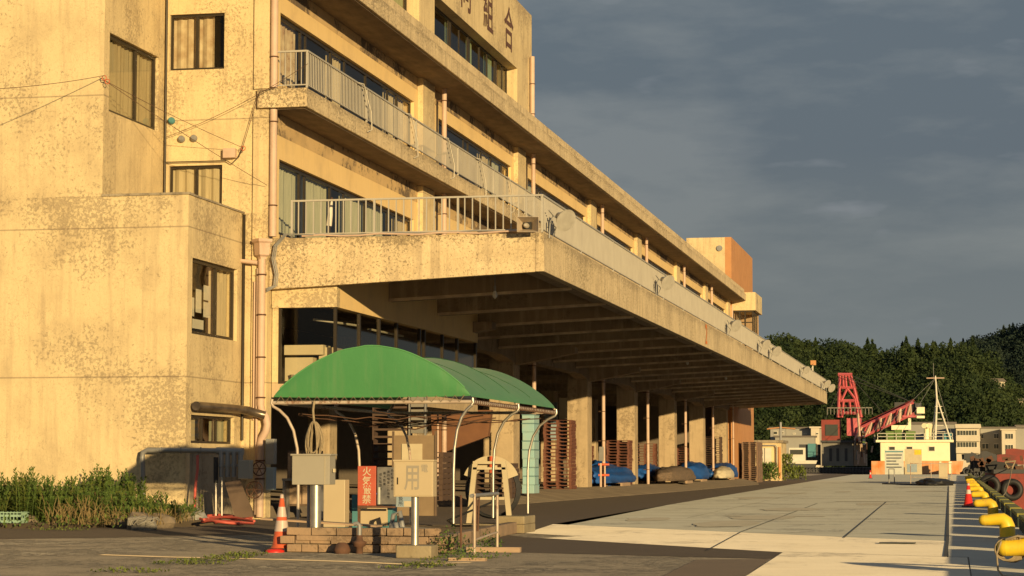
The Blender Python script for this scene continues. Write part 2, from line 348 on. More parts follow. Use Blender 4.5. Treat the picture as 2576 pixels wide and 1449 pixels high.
def text_mesh(mb_parent, name, s, size, m, origin, U, V, depth=.006, squash=1.0, label=None, world=True):
    """flat lettering: origin = centre, U = reading direction, V = up"""
    cu = bpy.data.curves.new("t", 'FONT'); cu.body = s; cu.size = size; cu.align_x = 'CENTER'; cu.align_y = 'CENTER'; cu.extrude = 0; cu.offset = size*.012
    o = bpy.data.objects.new("t", cu); COL.objects.link(o)
    dg = bpy.context.evaluated_depsgraph_get(); dg.update(); me = o.evaluated_get(dg).to_mesh()
    U = Vector(U); V = Vector(V); Nn = U.cross(V).normalized(); mb = MB()
    vs = [Vector(origin) + U*(v.co.x*squash) + V*v.co.y + Nn*depth for v in me.vertices]
    mb.add(vs, [tuple(p.vertices) for p in me.polygons])
    o.to_mesh_clear(); bpy.data.objects.remove(o); bpy.data.curves.remove(cu)
    r = mb.build(name, m, mb_parent, world=world)
    return r

# wall with openings; plane='x' (faces +X, u=Y) or 'y' (faces -Y, u=X); c = outer face
def wall(name, m, parent, plane, c, u0, u1, z0, z1, ops, th=.25):
    us = sorted({u0, u1, *[q for o in ops for q in o[:2]]}); zs = sorted({z0, z1, *[q for o in ops for q in o[2:4]]})
    us = [q for q in us if u0 <= q <= u1]; zs = [q for q in zs if z0 <= q <= z1]
    def P(u, z, n): return (c - n, u, z) if plane == 'x' else (u, c + n, z)
    def open_(i, j):
        if i < 0 or j < 0 or i >= len(us)-1 or j >= len(zs)-1: return True
        cu = (us[i]+us[i+1])/2; cz = (zs[j]+zs[j+1])/2
        return any(o[0] < cu < o[1] and o[2] < cz < o[3] for o in ops)
    b = MB()
    for i in range(len(us)-1):
        for j in range(len(zs)-1):
            if open_(i, j): continue
            a, d, e, f = us[i], us[i+1], zs[j], zs[j+1]
            b.add([P(a,e,0),P(d,e,0),P(d,f,0),P(a,f,0)], [(0,1,2,3)]); b.add([P(a,e,th),P(a,f,th),P(d,f,th),P(d,e,th)], [(0,1,2,3)])
            for (ii, jj, q) in ((i-1,j,((a,f),(a,e))), (i+1,j,((d,e),(d,f))), (i,j-1,((a,e),(d,e))), (i,j+1,((d,f),(a,f)))):
                if open_(ii, jj):
                    (p0, p1) = q; b.add([P(*p0,0),P(*p0,th),P(*p1,th),P(*p1,0)], [(0,1,2,3)])
    return b.build(name, m, parent, world=True)

def window(parent, plane, c, u0, u1, z0, z1, panes, fills, fr=.06, trans=None, glass='glass', name='window', deep=.14, cdist=.25):
    """panes: number or list of boundaries; fills: curtain material key or None for each pane"""
    def B(b, a, d, e, f, n0, n1):
        if plane == 'x': b.box(c-n1, c-n0, a, d, e, f)
        else: b.box(a, d, c+n0, c+n1, e, f)
    g = .004; a0, a1, e0, e1 = u0+g, u1-g, z0+g, z1-g
    if isinstance(panes, int): bs = [a0 + (a1-a0)*i/panes for i in range(panes+1)]
    else: bs = [a0] + [a0 + (a1-a0)*q for q in panes] + [a1]
    b = MB(); n0, n1 = deep-.06, deep
    B(b, a0, a1, e0, e0+fr, n0, n1); B(b, a0, a1, e1-fr, e1, n0, n1)
    B(b, a0, a0+fr, e0+fr, e1-fr, n0, n1); B(b, a1-fr, a1, e0+fr, e1-fr, n0, n1)
    for i, q in enumerate(bs[1:-1]): B(b, q-fr*.6, q+fr*.6, e0+fr, e1-fr, n0 + (.012 if i % 2 else .002), n1)
    if trans: B(b, a0+fr, a1-fr, trans-fr*.5, trans+fr*.5, n0+.005, n1-.004)
    w_ = b.build(name, M['bronze'], parent, world=True)
    n_ = deep-.03; Q = [(a0+fr, e0+fr), (a1-fr, e0+fr), (a1-fr, e1-fr), (a0+fr, e1-fr)]
    MB().add([(c-n_, u, z) if plane == 'x' else (u, c+n_, z) for (u, z) in Q], [(0,1,2,3)]).build('glass', M[glass], w_, world=True)
    kinds = {}
    for i in range(len(bs)-1):
        k = fills[i % len(fills)] if fills else None
        if k: kinds.setdefault(k, []).append((bs[i], bs[i+1]))
    for k, lst in kinds.items():
        b = MB()
        for (p0, p1) in lst:
            half = 1.
            kk = k
            if k.endswith('/2'): half = .55; kk = k[:-2]
            p1 = p0 + (p1-p0)*half
            n = max(6, int((p1-p0)/.06)); pts = []
            for i in range(n+1):
                u = p0 + (p1-p0)*i/n; dn = cdist + .025*math.sin(i*1.7) + .012*math.sin(i*.6+1)
                pts.append((u, dn))
            for i in range(n):
                (ua, na), (ub, nb) = pts[i], pts[i+1]
                Q = [(ua, na, e0), (ub, nb, e0), (ub, nb, e1), (ua, na, e1)]
                b.add([(c-nn, u, z) if plane == 'x' else (u, c+nn, z) for (u, nn, z) in Q], [(0,1,2,3)], True)
        b.build('curtain', M[k.split('/')[0]], w_, world=True)
    return w_

def downpipe(parent, X, Y, z0, z1, r=.075, bands=1.6, off=0, m='pipe'):
    b = MB().tube([(X, Y, z0), (X, Y, z1)], r, 12); p_ = b.build('downpipe', M[m], parent, world=True)
    b = MB(); z = z0 + .7 + off
    while z < z1 - .2:
        b.tube(wheel_pts((X, Y, z), r+.012, 12, 'z'), .014, 4, closed=True); b.box(X-r-.14, X-r-.005, Y-.02, Y+.02, z-.015, z+.015); z += bands
    if b.v: b.build('pipe_clamp', M['band'], p_, world=True)
    return p_

# ================================================================== THE SETTING
# water, land, quay sheets
struct(MB().add([(-900,-120,-1.6),(900,-120,-1.6),(900,2500,-1.6),(-900,2500,-1.6)], [(0,1,2,3)]).build("water", M['water'], loc=(0,0,0)))
QX = 1.75
land = [(-700,-80),(QX,-80),(QX,300),(-14,286),(-30,390),(-30,470),(-700,470)]
struct(MB().prism([(x,y,-4) for x, y in land], (0,0,4)).build("ground", M['asphalt'], loc=(0,0,0)))
far_land = [(-700,471),(900,440),(900,2400),(-700,2400)]
struct(MB().prism([(x,y,-4) for x, y in far_land], (0,0,3.9)).build("far_shore", M['hill'], loc=(0,0,0)))
def sheet(name, pts, z, m, loc=(0,0,0)):
    P = [Vector((q[0], q[1], z)) for q in pts]
    a = sum((P[i].cross(P[(i+1) % len(P)]).z for i in range(len(P))))
    if a < 0: P.reverse()
    return struct(MB().add(P, [tuple(range(len(P)))]).build(name, M[m], loc=loc))
sheet("asphalt_road", [(-7.48,38.4),(-8.58,66.9),(-9.9,128),(-13.1,290),(-30,390),(-34,390),(-17,290),(-14.9,160),(-15,47.4),(-17.6,43.6),(-60,43.6),(-60,32.6),(-16.3,33.0),(-13.6,35.0),(-10.6,38.2),(-9.2,38.6),(-7.6,37.5)], .004, 'newasphalt')
sheet("asphalt_strip", [(-7.6,37.5),(-7.09,36.33),(-2.38,30.73),(-2.36,28.58),(-5.89,30.03),(-6.6,31.7),(-7.7,35.5)], .004, 'newasphalt')
sheet("asphalt_patch", [(-3.27,28.17),(-2.37,28.56),(-2.27,24.4),(-2.2,15),(-3.05,15),(-3.15,24.03)], .004, 'patch')
sheet("old_concrete_apron", [(-8.07,44.4),(-8.58,66.9),(-9.9,128),(-13.1,285),(-.9,285),(-.5,127),(-.18,35.8),(-1.26,36.77)], .004, 'oldconcrete')
sheet("new_concrete_apron", [(-7.47,38.4),(-8.06,44.38),(-1.26,36.75),(-.18,35.78),(-.15,29.5),(.11,29.5),(.15,12),(-2.2,12),(-2.26,24.4),(-2.37,30.72),(-6.7,35.9),(-6.3,36.9)], .006, 'concrete')
sheet("quay_coping", [(-.13,29.5),(-.16,35.8),(-.48,127),(-.88,285),(QX-.02,285),(QX-.02,-40),(.15,-40),(.15,12),(.13,29.5)], .008, 'coping')
jb = MB()
def joint(a, b2, wdt=.025, z=.011):
    a = Vector((*a, z)); b2 = Vector((*b2, z)); d = (b2-a).normalized(); n = Vector((-d.y, d.x, 0))*wdt/2
    jb.add([a-n, b2-n, b2+n, a+n], [(0,1,2,3)])
joint((-3.45,31.0), (-3.81,39.84)); joint((-3.81,39.9), (-4.3,70)); joint((-1.85,36.9), (-2.3,75)); joint((-.17,29.6), (-.17,36), .05); joint((-.17,36), (-.5,128), .05)
joint((-2.37,30.73), (.1,29.45), .03); joint((-8.0,44.35), (-1.3,36.75), .02); joint((-9.3,96), (-.5,90), .02); joint((-6,50), (-6.6,100), .015)
joint((-7.5,155), (-.5,138), .22); joint((-1,150),(-1.2,285))
struct(jb.build("pavement_joint", M['joint'], loc=(0,0,0)))
gr = MB().box(-1.19,-.64,34.25,34.62,.013,.02).build("drain_grate", M['kerb_dark']); tag(gr, "narrow dark drain grate set in the pale concrete", "drain grate")
random.seed(77)
for k in range(16):
    cx_, cy_ = random.uniform(-8,-1.2), random.uniform(42,125); rx_, ry_ = random.uniform(.25,1.3), random.uniform(.5,2.6); z_ = .0065 + .0004*k
    if cx_ < -7.9: continue
    pts_ = [(cx_+rx_*math.cos(a_/18*6.283)*(1+.5*noise.noise(Vector((a_*.7,k,0)))), cy_+ry_*math.sin(a_/18*6.283)*(1+.5*noise.noise(Vector((k,a_*.7,3))))) for a_ in range(18)]
    b = MB(); b.add([(x_, y_, z_) for x_, y_ in pts_] + [(cx_, cy_, z_)], [(i_, (i_+1) % 18, 18) for i_ in range(18)]); struct(b.build("water_stain", M['stain'], loc=(0,0,0)))
# pale mortar strips across the old asphalt
mb = MB()
pl = [at_z(246,1396,.006), at_z(420,1402,.006), at_z(620,1406,.006), at_z(858,1413,.006), at_z(1010,1420,.006), at_z(1180,1416,.006)]
for i in range(len(pl)-1):
    a, b_ = pl[i], pl[i+1]; mb.add([a, b_, b_+Vector((0,.22,0)), a+Vector((0,.22,0))], [(0,1,2,3)])
pl = [at_z(760,1340,.006), at_z(900,1338,.006), at_z(1100,1330,.006)]
for i in range(2):
    a, b_ = pl[i], pl[i+1]; mb.add([a, b_, b_+Vector((0,.25,0)), a+Vector((0,.25,0))], [(0,1,2,3)])
struct(mb.build("pale_strip", M['line'], loc=(0,0,0)))
# hall floor / kerb
fl = MB(); ed = [(47.55,-15.35,-15.1),(62,-15.35,-14.8),(66,-14.7,-13.2),(100,-14.3,-12.3),(137,-13.9,-12.0),(152,-14.4,-13.4)]
for (y0,a0,b0),(y1,a1,b1) in zip(ed, ed[1:]):
    fl.add([(-29.9,y0,.275),(a0,y0,.275),(a1,y1,.275),(-29.9,y1,.275)], [(0,1,2,3)]); fl.add([(a0,y0,.275),(b0,y0,.03),(b1,y1,.03),(a1,y1,.275)], [(0,1,2,3)])
    fl.add([(b0,y0,.03),(b0,y0,.0),(b1,y1,.0),(b1,y1,.03)], [(0,1,2,3)])
fl.add([(-29.9,47.55,0),(-15.1,47.55,0),(-15.35,47.55,.275),(-29.9,47.55,.275)], [(0,1,2,3)]); fl.add([(-29.9,152,0),(-29.9,152,.275),(-14.4,152,.275),(-13.4,152,0)], [(0,1,2,3)])
struct(fl.build("hall_floor", M['hallfloor'], loc=(0,0,0)))

# ================================================================== THE MARKET HALL
FX = -15.1; EY = 47.4; YE = 150.5
hall = thing("market_hall", "long cream concrete fish market hall with peeling walls, deep canopy and rooftop letters", "building", (-16, 47.4, 0))
PIPES = [47.45, 63.3, 77.4, 93.2, 107.0, 122.3, 136.4, 150.2]
# ---- end wall facing the camera, stair tower and low annex (both in the near plane Y=43.75)
wall('end_wall', M['plaster'], hall, 'y', EY, -30, -15.12, 0, 13.1, [(-17.5,-16.19,10.18,11.47), (-17.48,-16.21,6.88,7.98)])
MB().box(-15.46,-15.1,EY-.07,EY+.3,.0,9.2).box(-15.46,-15.1,EY-.07,EY+.3,9.68,12.4).build('corner_pilaster', M['plaster'], hall, world=True)
XT, XA, YF = -17.61, -15.69, 43.75
wall('tower_wall', M['plaster'], hall, 'y', YF, -34, XT, 6.85, 18, [])
wall('tower_side_wall', M['plaster'], hall, 'x', XT, YF+.252, EY-.002, 6.6, 18, [(44.05,47.02,8.72,10.42)])
wall('annex_wall', M['plaster'], hall, 'y', YF, -34, XA, 0, 6.849, [])
wall('annex_side_wall', M['plaster'], hall, 'x', XA, YF+.26, EY-.002, 1.45, 6.849, [(43.9+.13,47.0,3.95,5.55), (43.95+.1,46.88,1.66,2.25)])
wall('annex_base_wall', M['dirty_plaster'], hall, 'x', XA+.002, YF+.26, EY-.002, 0, 1.448, [])
MB().box(-34,XT,YF+.25,EY,6.5,6.7).box(XT,XA-.25,YF+.25,EY,6.3,6.45).build('annex_roof', M['soffit'], hall, world=True)
b = MB().box(XT+.002,XA+.03,YF-.03,YF+.27,6.852,6.9).box(XA-.25,XA+.03,YF+.27,EY-.01,6.85,6.89); b.build('parapet_coping', M['dirty_plaster'], hall, world=True)
window(hall, 'y', EY, -17.5,-16.19,10.18,11.47, [.48], ['curtain_torn','curtain_torn/2'], fr=.05)
window(hall, 'y', EY, -17.48,-16.21,6.88,7.98, [.5], ['curtain_beige'], fr=.05, cdist=.18)
window(hall, 'x', XT, 44.05,47.02,8.72,10.42, [.6], ['curtain_beige'], glass='glass2', fr=.07, cdist=.2)
w_ = window(hall, 'x', XA, 44.03,47.0,3.95,5.55, [.6], [None,'curtain_beige'], fr=.07)
pb = MB()
for (y, z, ww, hh) in ((45.25,4.75,.42,.32),(45.25,4.38,.42,.33),(44.75,4.45,.35,.5),(44.3,4.35,.35,.4),(44.55,4.1,.7,.2)):
    pb.box(XA-.175, XA-.17, y, y+ww, z, z+hh)
pb.build('notice_paper', M['white'], w_, world=True)
MB().box(XA-.5,XA-.48,44.0,45.0,4.75,5.5).box(XA-.52,XA-.5,44.1,45.4,3.96,4.5).build('cupboard', M['cream'], w_, world=True)
window(hall, 'x', XA, 44.05,46.88,1.66,2.25, 3, ['curtain_beige', None, 'curtain'], glass='glass2', fr=.05)
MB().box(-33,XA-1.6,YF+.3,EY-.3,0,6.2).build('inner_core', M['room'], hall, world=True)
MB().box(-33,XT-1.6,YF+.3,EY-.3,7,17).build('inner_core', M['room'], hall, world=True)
# ---- long front: floors two and three
w3, w2 = [], []
for i in range(7):
    a, b_ = PIPES[i]+.7, PIPES[i+1]-2.35
    w3.append((a, b_, 9.95, 11.58)); w2.append((a, b_, 6.45, 8.18))
wall('front_wall', M['paint'], hall, 'x', FX, EY+.26, YE, 9.24, 12.4, w3)
wall('front_wall', M['paint'], hall, 'x', FX, EY+.26, YE, 6.0, 9.238, w2)
f3 = [['curtain_torn',None,None,'curtain_beige',None,None,'curtain_beige'], [None,None,None,None,'curtain_beige','curtain'], ['curtain',None,'curtain_beige',None,'curtain_beige'], [None,'curtain','curtain_beige',None], ['curtain',None,'curtain_beige'], ['curtain','green_sheet',None], ['curtain',None,'green_sheet','white']]
f2 = [['curtain','curtain/2','curtain',None,'curtain','curtain',None,'curtain_beige'], [None,'curtain','curtain',None], ['curtain',None]]
pn = [[.155,.19,.36,.46,.62,.80,.88], [.14,.36,.42,.6,.74,.9], [.2,.24,.4,.6,.64,.8], 6, 6, 6, 6]
for i in range(7):
    window(hall, 'x', FX, *w3[i], pn[i], f3[i], deep=.16, fr=.085)
    window(hall, 'x', FX, *w2[i], pn[i], f2[i % 3], deep=.16, fr=.085)
for y in PIPES[1:]:
    for z0, z1 in ((9.68, 12.33), (6.3, 9.2)): MB().box(FX+.006, FX+.17, y-1.95, y-.5, z0, z1).build('pilaster', M['plaster'], hall, world=True)
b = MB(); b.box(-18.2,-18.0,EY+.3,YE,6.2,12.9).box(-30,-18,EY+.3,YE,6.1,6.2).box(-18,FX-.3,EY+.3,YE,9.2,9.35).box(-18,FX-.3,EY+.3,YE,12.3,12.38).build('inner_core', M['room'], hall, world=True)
b = MB()
for y in (61.9,76.2,91,105.6,121,135): b.box(-18,FX-.3,y,y+.15,6.3,12.2)
b.build('inner_core', M['room'], hall, world=True)
# balcony
MB().prism([(FX+.004,0,9.23),(-14.2,0,9.23),(-14.2,0,9.66),(FX+.004,0,9.66)], (0,1,0)).v
b = MB(); b.box(-15.36,-14.2,EY-.12,YE-.1,9.23,9.66); b.build('balcony_slab', M['fascia'], hall, world=True, bevel=.012)
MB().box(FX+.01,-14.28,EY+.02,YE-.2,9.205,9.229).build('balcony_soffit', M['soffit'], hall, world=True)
# eaves
b = MB(); b.prism([(FX+.004,EY-.1,12.4),(-13.93,EY-.1,12.36),(-13.93,EY-.1,12.82),(-14.05,EY-.1,12.82),(-14.05,EY-.1,13.14),(-14.3,EY-.1,13.14),(-14.3,EY-.1,12.9),(FX+.004,EY-.1,12.9)], (0,YE-EY,0))
b.build('eaves', M['fascia'], hall, world=True, bevel=.015)
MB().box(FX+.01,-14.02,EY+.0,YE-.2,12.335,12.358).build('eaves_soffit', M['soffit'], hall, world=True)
# stained band below the soffits (peeled paint on the wall face)
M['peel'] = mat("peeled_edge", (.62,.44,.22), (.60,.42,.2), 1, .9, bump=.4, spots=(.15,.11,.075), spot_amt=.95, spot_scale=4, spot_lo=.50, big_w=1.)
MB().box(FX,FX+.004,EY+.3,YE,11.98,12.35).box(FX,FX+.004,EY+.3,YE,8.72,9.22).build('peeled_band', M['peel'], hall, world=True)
# ---- roof block with lettering
TX = -14.97; tw = [(46.5,61.0,13.3,15.12), (62.9,75.5,13.3,15.12)]
wall('roof_block_wall', M['plaster'], hall, 'x', TX, EY-3, 78.2, 13.0, 17.55, tw, th=.45)
MB().box(-15.6,TX-.001,78.19,78.2,13,17.55).box(-30,TX-.01,77.9,78.19,13,17.5).box(-30,TX-.2,44.5,78,17.3,17.4).build('roof_block_end_wall', M['plaster'], hall, world=True)
for i, q in enumerate(tw):
    window(hall, 'x', TX, *q, [.06,.28,.3,.4,.5,.52,.64,.74,.84,.86,.94] if i else 9, [None,None,'green_sheet',None,None,None,'green_sheet/2',None,'green_sheet'], deep=.43, fr=.07, cdist=.5)
b = MB(); b.box(-18,-15.6,44.6,77.8,13,13.1); b.box(-18.02,-17.9,44.6,77.8,13.1,17.2).build('inner_core', M['room'], hall, world=True)
for i, ch in enumerate("業協同組合"):
    y = 73.95 - 3.4*(4-i)
    text_mesh(hall, 'sign_letter', ch, 1.62, M['letter'], (TX, y, 16.12), (0,1,0), (0,0,1), .012)
MB().box(-30,-14.2,78.2,YE,12.9,13.0).build('roof_slab', M['soffit'], hall, world=True)
# ---- far end: stair head, lookout bay, orange flank
MB().box(-18.0,-15.36,YE+.0,YE+.3,13.6,16.75).box(-18,-16.2,YE,YE+.3,13,13.6).box(-15.9,-15.36,YE-.002,YE+.3,13,13.6).build('stair_head_wall', M['plaster'], hall, world=True)
MB().box(-18,-15.37,YE+.3,166.5,.1,16.7).box(-15.37,-14.92,YE+.001,166.5,.1,16.76).build('orange_flank', M['orange'], hall, world=True)
b = MB().lathe((0,0,0), [(.16,-.12),(.2,-.05),(.2,.05)], 14)
o = b.build('round_vent', M['gauge'], hall); o.location = Vector((-15.72,YE-.06,16.0)) - hall.location; o.rotation_euler.x = R(90)
MB().box(-14.9,-13.36,YE-.002,155.6,11.72,12.95).box(-13.36,-13.3,YE+.0,155.6,11.72,12.94).build('lookout_band', M['plaster'], hall, world=True)
MB().box(-14.88,-13.5,155,155.2,6,11.7).box(-14.9,-14.7,YE+.6,155,6,11.7).box(-14.9,-13.5,YE+.1,155.2,6.1,6.3).build('lookout_inner_wall', M['wood'], hall, world=True)
window(hall, 'y', YE+.05, -14.86,-13.46,6.3,11.7, [.33,.6], [], deep=.1, fr=.08, name='lookout_window', trans=10.9)
window(hall, 'x', -13.46, YE+.2,155.1,6.3,11.7, [.33,.66], [], deep=.1, fr=.07, name='lookout_window')
MB().box(-14.98,-14.86,YE+.0,YE+.3,6,12.0).build('pilaster', M['paint'], hall, world=True)
# ---- canopy
CXE, CY1 = -8.8, 155.0
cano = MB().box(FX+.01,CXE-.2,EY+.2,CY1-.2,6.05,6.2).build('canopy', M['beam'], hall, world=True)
b = MB(); b.box(CXE-.2,CXE,EY,CY1,5.43,6.28); b.build('canopy_fascia', M['fascia'], cano, world=True, bevel=.012)
b = MB(); b.prism([(FX+.02,EY,5.13),(CXE-.201,EY,5.422),(CXE-.201,EY,6.278),(FX+.02,EY,6.278)], (0,.2,0)); b.build('canopy_fascia', M['fascia'], cano, world=True, bevel=.012)
b = MB(); b.prism([(FX+.02,CY1-.2,5.13),(CXE-.201,CY1-.2,5.422),(CXE-.201,CY1-.2,6.278),(FX+.02,CY1-.2,6.278)], (0,.2,0)); b.build('canopy_fascia', M['fascia'], cano, world=True)
b = MB().box(CXE-.55,CXE-.2,EY+.2,CY1-.2,5.46,5.6).build('canopy_gutter', M['beam'], cano, world=True)
y = 52.2; k = 0
while y < 154:
    x0 = -13.555 if k < 2 else FX+.02
    z0 = 5.13 + (x0-FX)*.047
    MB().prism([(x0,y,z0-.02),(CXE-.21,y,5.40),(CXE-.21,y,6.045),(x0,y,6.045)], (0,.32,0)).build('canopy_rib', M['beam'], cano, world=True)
    MB().prism([(x0,y-.012,z0-.024),(CXE-.21,y-.012,5.396),(CXE-.21,y-.012,5.46),(x0,y-.012,z0+.05)], (0,.08,0)).build('chipped_lit_edge', M['chip_lit'], cano, world=True)  # chipped rib edge, its pale colour doubling as light from the ground
    y += 5.15; k += 1
b = MB()
for (a, c_) in [(62.6, 152)]:
    b.box(-15.6,-15.12,a,c_,4.95,6.0)
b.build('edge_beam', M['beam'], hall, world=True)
for i, y in enumerate(PIPES[1:-1]):
    yc = y-1.25
    MB().prism([(-15.62,yc-2.6,4.949),(-15.62,yc-.6,4.78),(-15.62,yc+.6,4.78),(-15.62,yc+2.6,4.949)], (.52,0,0)).build('beam_haunch', M['beam'], hall, world=True)
    MB().prism([(-15.11,yc-.25,4.7),(-13.0,yc-.25,5.1),(-13,yc-.25,5.3),(-15.11,yc-.25,5.3)], (0,.6,0)).build('beam_haunch', M['beam'], hall, world=True)
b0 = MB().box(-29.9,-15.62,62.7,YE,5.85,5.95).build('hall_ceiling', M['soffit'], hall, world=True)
b = MB(); y = 66
while y < 150: b.box(-29.5,-15.63,y,y+.4,5.2,5.85); y += 5.15
b.build('hall_ceiling_beam', M['beam'], hall, world=True)
MB().box(-30,-29.6,62,YE,.1,6).box(-29.6,-20,62.6,62.8,.3,6).box(-30,-15.4,YE-.3,YE,.1,6).build('hall_back_wall', M['room'], hall, world=True)
# columns
for i, y in enumerate(PIPES[1:]):
    for x0 in ((-16.02,) if i else (-16.02,)):
        MB().box(x0, x0+.87, y-1.7, y-.55, .27, 5.0).build('column', M['column'], hall, world=True, bevel=.03)
    MB().box(-22.6, -21.8, y-1.7, y-.7, .27, 5.9).build('column', M['column'], hall, world=True, bevel=.03)
MB().box(-15.85,-15.2,EY+.1,EY+.5,.1,5.1).build('column', M['column'], hall, world=True)
# downpipes
for i, y in enumerate(PIPES):
    X = FX + .34
    if i == 0:
        downpipe(hall, -15.0, EY-.02, 6.32, 9.2, .085, 1.9); downpipe(hall, -15.0, EY-.02, 9.70, 12.33, .085, 1.9)
    elif i < 7:
        downpipe(hall, X, y, 6.3, 9.2, .075); downpipe(hall, X, y, 9.68, 12.33, .075); downpipe(hall, X+.02, y, .28, 5.05, .075, 1.25)
        if i in (1,): downpipe(hall, X-.1, y-.3, .28, 5.0, .03, 1.25)
downpipe(hall, -14.86, 77.75, 13.15, 15.95, .085, 1.1)
downpipe(hall, -14.85, 150.1, .28, 12.0, .06, 2)
# ---- railings: each length between two posts is a part
def rail_run(parent, p0, p1, z0, h, bay=5.0, sp=.115, r=.009, lab=None):
    p0 = Vector((*p0, z0)); p1 = Vector((*p1, z0)); Lh = (p1-p0).length; n = max(1, round(Lh/bay)); d = (p1-p0)/Lh; ang = math.atan2(d.y, d.x)
    for k in range(n):
        a = p0 + d*(Lh*k/n); c_ = p0 + d*(Lh*(k+1)/n); q = c_ - a
        b = MB(); mid = (a+c_)/2
        b.obox(mid + Vector((0,0,h)), (q.length, .055, .04), ang); b.obox(mid + Vector((0,0,.09)), (q.length, .035, .025), ang)
        b.obox(a + Vector((0,0,h/2)) + d*.02, (.045,.045,h-.04), ang)
        m = int(q.length/sp)
        for j in range(1, m): b.obox(a + d*(q.length*j/m) + Vector((0,0,(h+.09)/2)), (r*2, r*2, h-.09), ang)
        b.build('railing', M['rail'], parent, world=True)
rail_run(hall, (-14.24, EY+.02), (-14.24, YE-.3), 9.66, .86, 5.1, .13)
rail_run(hall, (-15.0, EY+.02), (-14.24, EY+.02), 9.66, .86, 1.0, .11)
rail_run(hall, (-14.6, EY+.08), (CXE-.06, EY+.08), 6.28, .84, 2.1, .16, .012)
rail_run(hall, (CXE-.06, EY+.08), (CXE-.06, CY1-.1), 6.28, .84, 5.1, .13, .012)
# slanting rope stays on the balcony railing
for y in (52.6, 57.4, 61.8, 66.2, 70.6):
    MB().tube([(-14.17,y-1.0,10.5),(-14.13,y-.7,10.52),(-14.12,y,9.9),(-14.12,y+.05,9.5),(-14.16,y-.2,9.42)], .014, 5).build('railing_stay', M['white'], hall, world=True)
# painted number on the canopy edge
text_mesh(hall, 'bay_number', "2", 1.0, M['orange_paint'], (CXE, 79.35, 5.86), (0,1,0), (0,0,1), .012, 1.3)
M['canvas'].node_tree.nodes['Principled BSDF'].inputs['Sheen Weight'].default_value = .06
# ---- corner downpipe with hopper (below canopy level)
hp = MB().lathe((-15.2,EY-.16,5.85), [(.09,-.05),(.10,.0),(.17,.04),(.19,.30),(.24,.34),(.24,.40)], 4, False).build('hopper', M['pipe'], hall, world=True)
MB().tube([(-15.2,EY-.16,5.8),(-15.2,EY-.16,2.55),(-15.18,EY-.16,2.42),(-15.06,EY-.2,2.25),(-15.03,EY-.2,2.1),(-15.06,EY-.2,1.95),(-15.18,EY-.16,1.78),(-15.2,EY-.16,1.65),(-15.2,EY-.16,.05)], .085, 12).build('downpipe', M['pipe'], hall, world=True)
for z in (5.45,4.55,3.6,2.7,1.3,.9): MB().tube(wheel_pts((-15.2,EY-.16,z), .1, 12, 'z'), .016, 4, closed=True).build('pipe_clamp', M['band'], hall, world=True)
MB().tube([(-15.3,EY-.14,5.6),(-15.3,EY-.14,.1)], .03, 8).tube([(-15.38,EY-.12,5.3),(-15.38,EY-.12,2.2)], .022, 6).build('downpipe', M['pipe'], hall, world=True)
MB().tube([(-15.75,EY-.1,6.05),(-15.75,EY-.12,5.83),(-15.72,EY-.14,5.77),(-15.3,EY-.16,5.72)], .05, 8).build('downpipe', M['pipe'], hall, world=True)
MB().tube([(-15.9,EY-.12,6.82),(-15.64,EY-.12,6.82),(-15.64,EY-.12,1.75)], .035, 6).build('drain_pipe', M['bronze'], hall, world=True)
MB().tube([(-17.55,EY-.08,13),(-17.55,EY-.08,6.9)], .03, 8).build('drain_pipe', M['bronze'], hall, world=True)
# vents on the end wall
for (x, y, m) in ((433,305,'teal'), (458,351,'gauge'), (489,349,'gauge')):
    q = at_y(x, y, EY)
    o = MB().lathe((0,0,0), [(.07,-.03),(.082,0),(.075,.06),(.05,.09)], 16).build('vent_hood', M[m], hall); o.location = q - hall.location + Vector((0,-.02,0)); o.rotation_euler.x = R(75)
# ---- glazed office under the canopy
OX = -13.56; OY = 47.66
wall('office_upper_wall', M['paint'], hall, 'x', OX, OY+.2, 62.5, 4.73, 6.04, [])
MB().box(-15.08,OX,OY-.04,OY+.2,4.73,5.2).build('office_upper_wall', M['plaster'], hall, world=True)
MB().box(-15.08,OX-.002,OY,62.5,2.72,3.02).build('office_floor', M['column'], hall, world=True)
MB().box(-15.08,-14.93,OY+.01,OY+.15,3.02,4.73).build('office_wall', M['plaster'], hall, world=True)
g1 = MB(); g0 = MB().add([(-14.87,OY+.03,3.08),(OX-.09,OY+.03,3.08),(OX-.09,OY+.03,4.72),(-14.87,OY+.03,4.72)], [(0,1,2,3)])
of = MB()
of.box(-14.93,OX-.02,OY,OY+.07,3.02,3.08).box(-14.93,-14.87,OY,OY+.07,3.08,4.72).box(OX-.09,OX-.02,OY,OY+.07,3.08,4.72)
for y in (49.7,51.5,53.2,55.6,56.1,58.2,60.0,62.4): of.box(OX-.1,OX-.02,y-.05,y+.05,3.02,4.72)
of.box(OX-.1,OX-.02,OY+.07,62.4,3.02,3.09).box(-15.05,OX-.02,62.42,62.48,3.02,4.72)
of = of.build('office_window', M['bronze'], hall, world=True)
g0.build('glass', M['glass'], of, world=True); g1.add([(OX-.055,OY+.08,3.09),(OX-.055,62.4,3.09),(OX-.055,62.4,4.7),(OX-.055,OY+.08,4.7)], [(0,1,2,3)]); g1.build('glass', M['glass2'], of, world=True)
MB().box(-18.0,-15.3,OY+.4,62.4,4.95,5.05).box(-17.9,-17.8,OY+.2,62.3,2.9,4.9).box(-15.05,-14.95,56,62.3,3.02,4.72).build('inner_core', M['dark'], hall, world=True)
cb = MB(); cb.box(-14.85,-14.2,OY+.25,OY+.8,3.03,3.62).box(-14.86,-13.95,OY+.22,OY+.82,3.68,3.9).box(-14.1,-13.75,OY+.4,OY+1.2,3.03,3.85)
cb.build('office_cupboard', M['cream'], of, world=True)
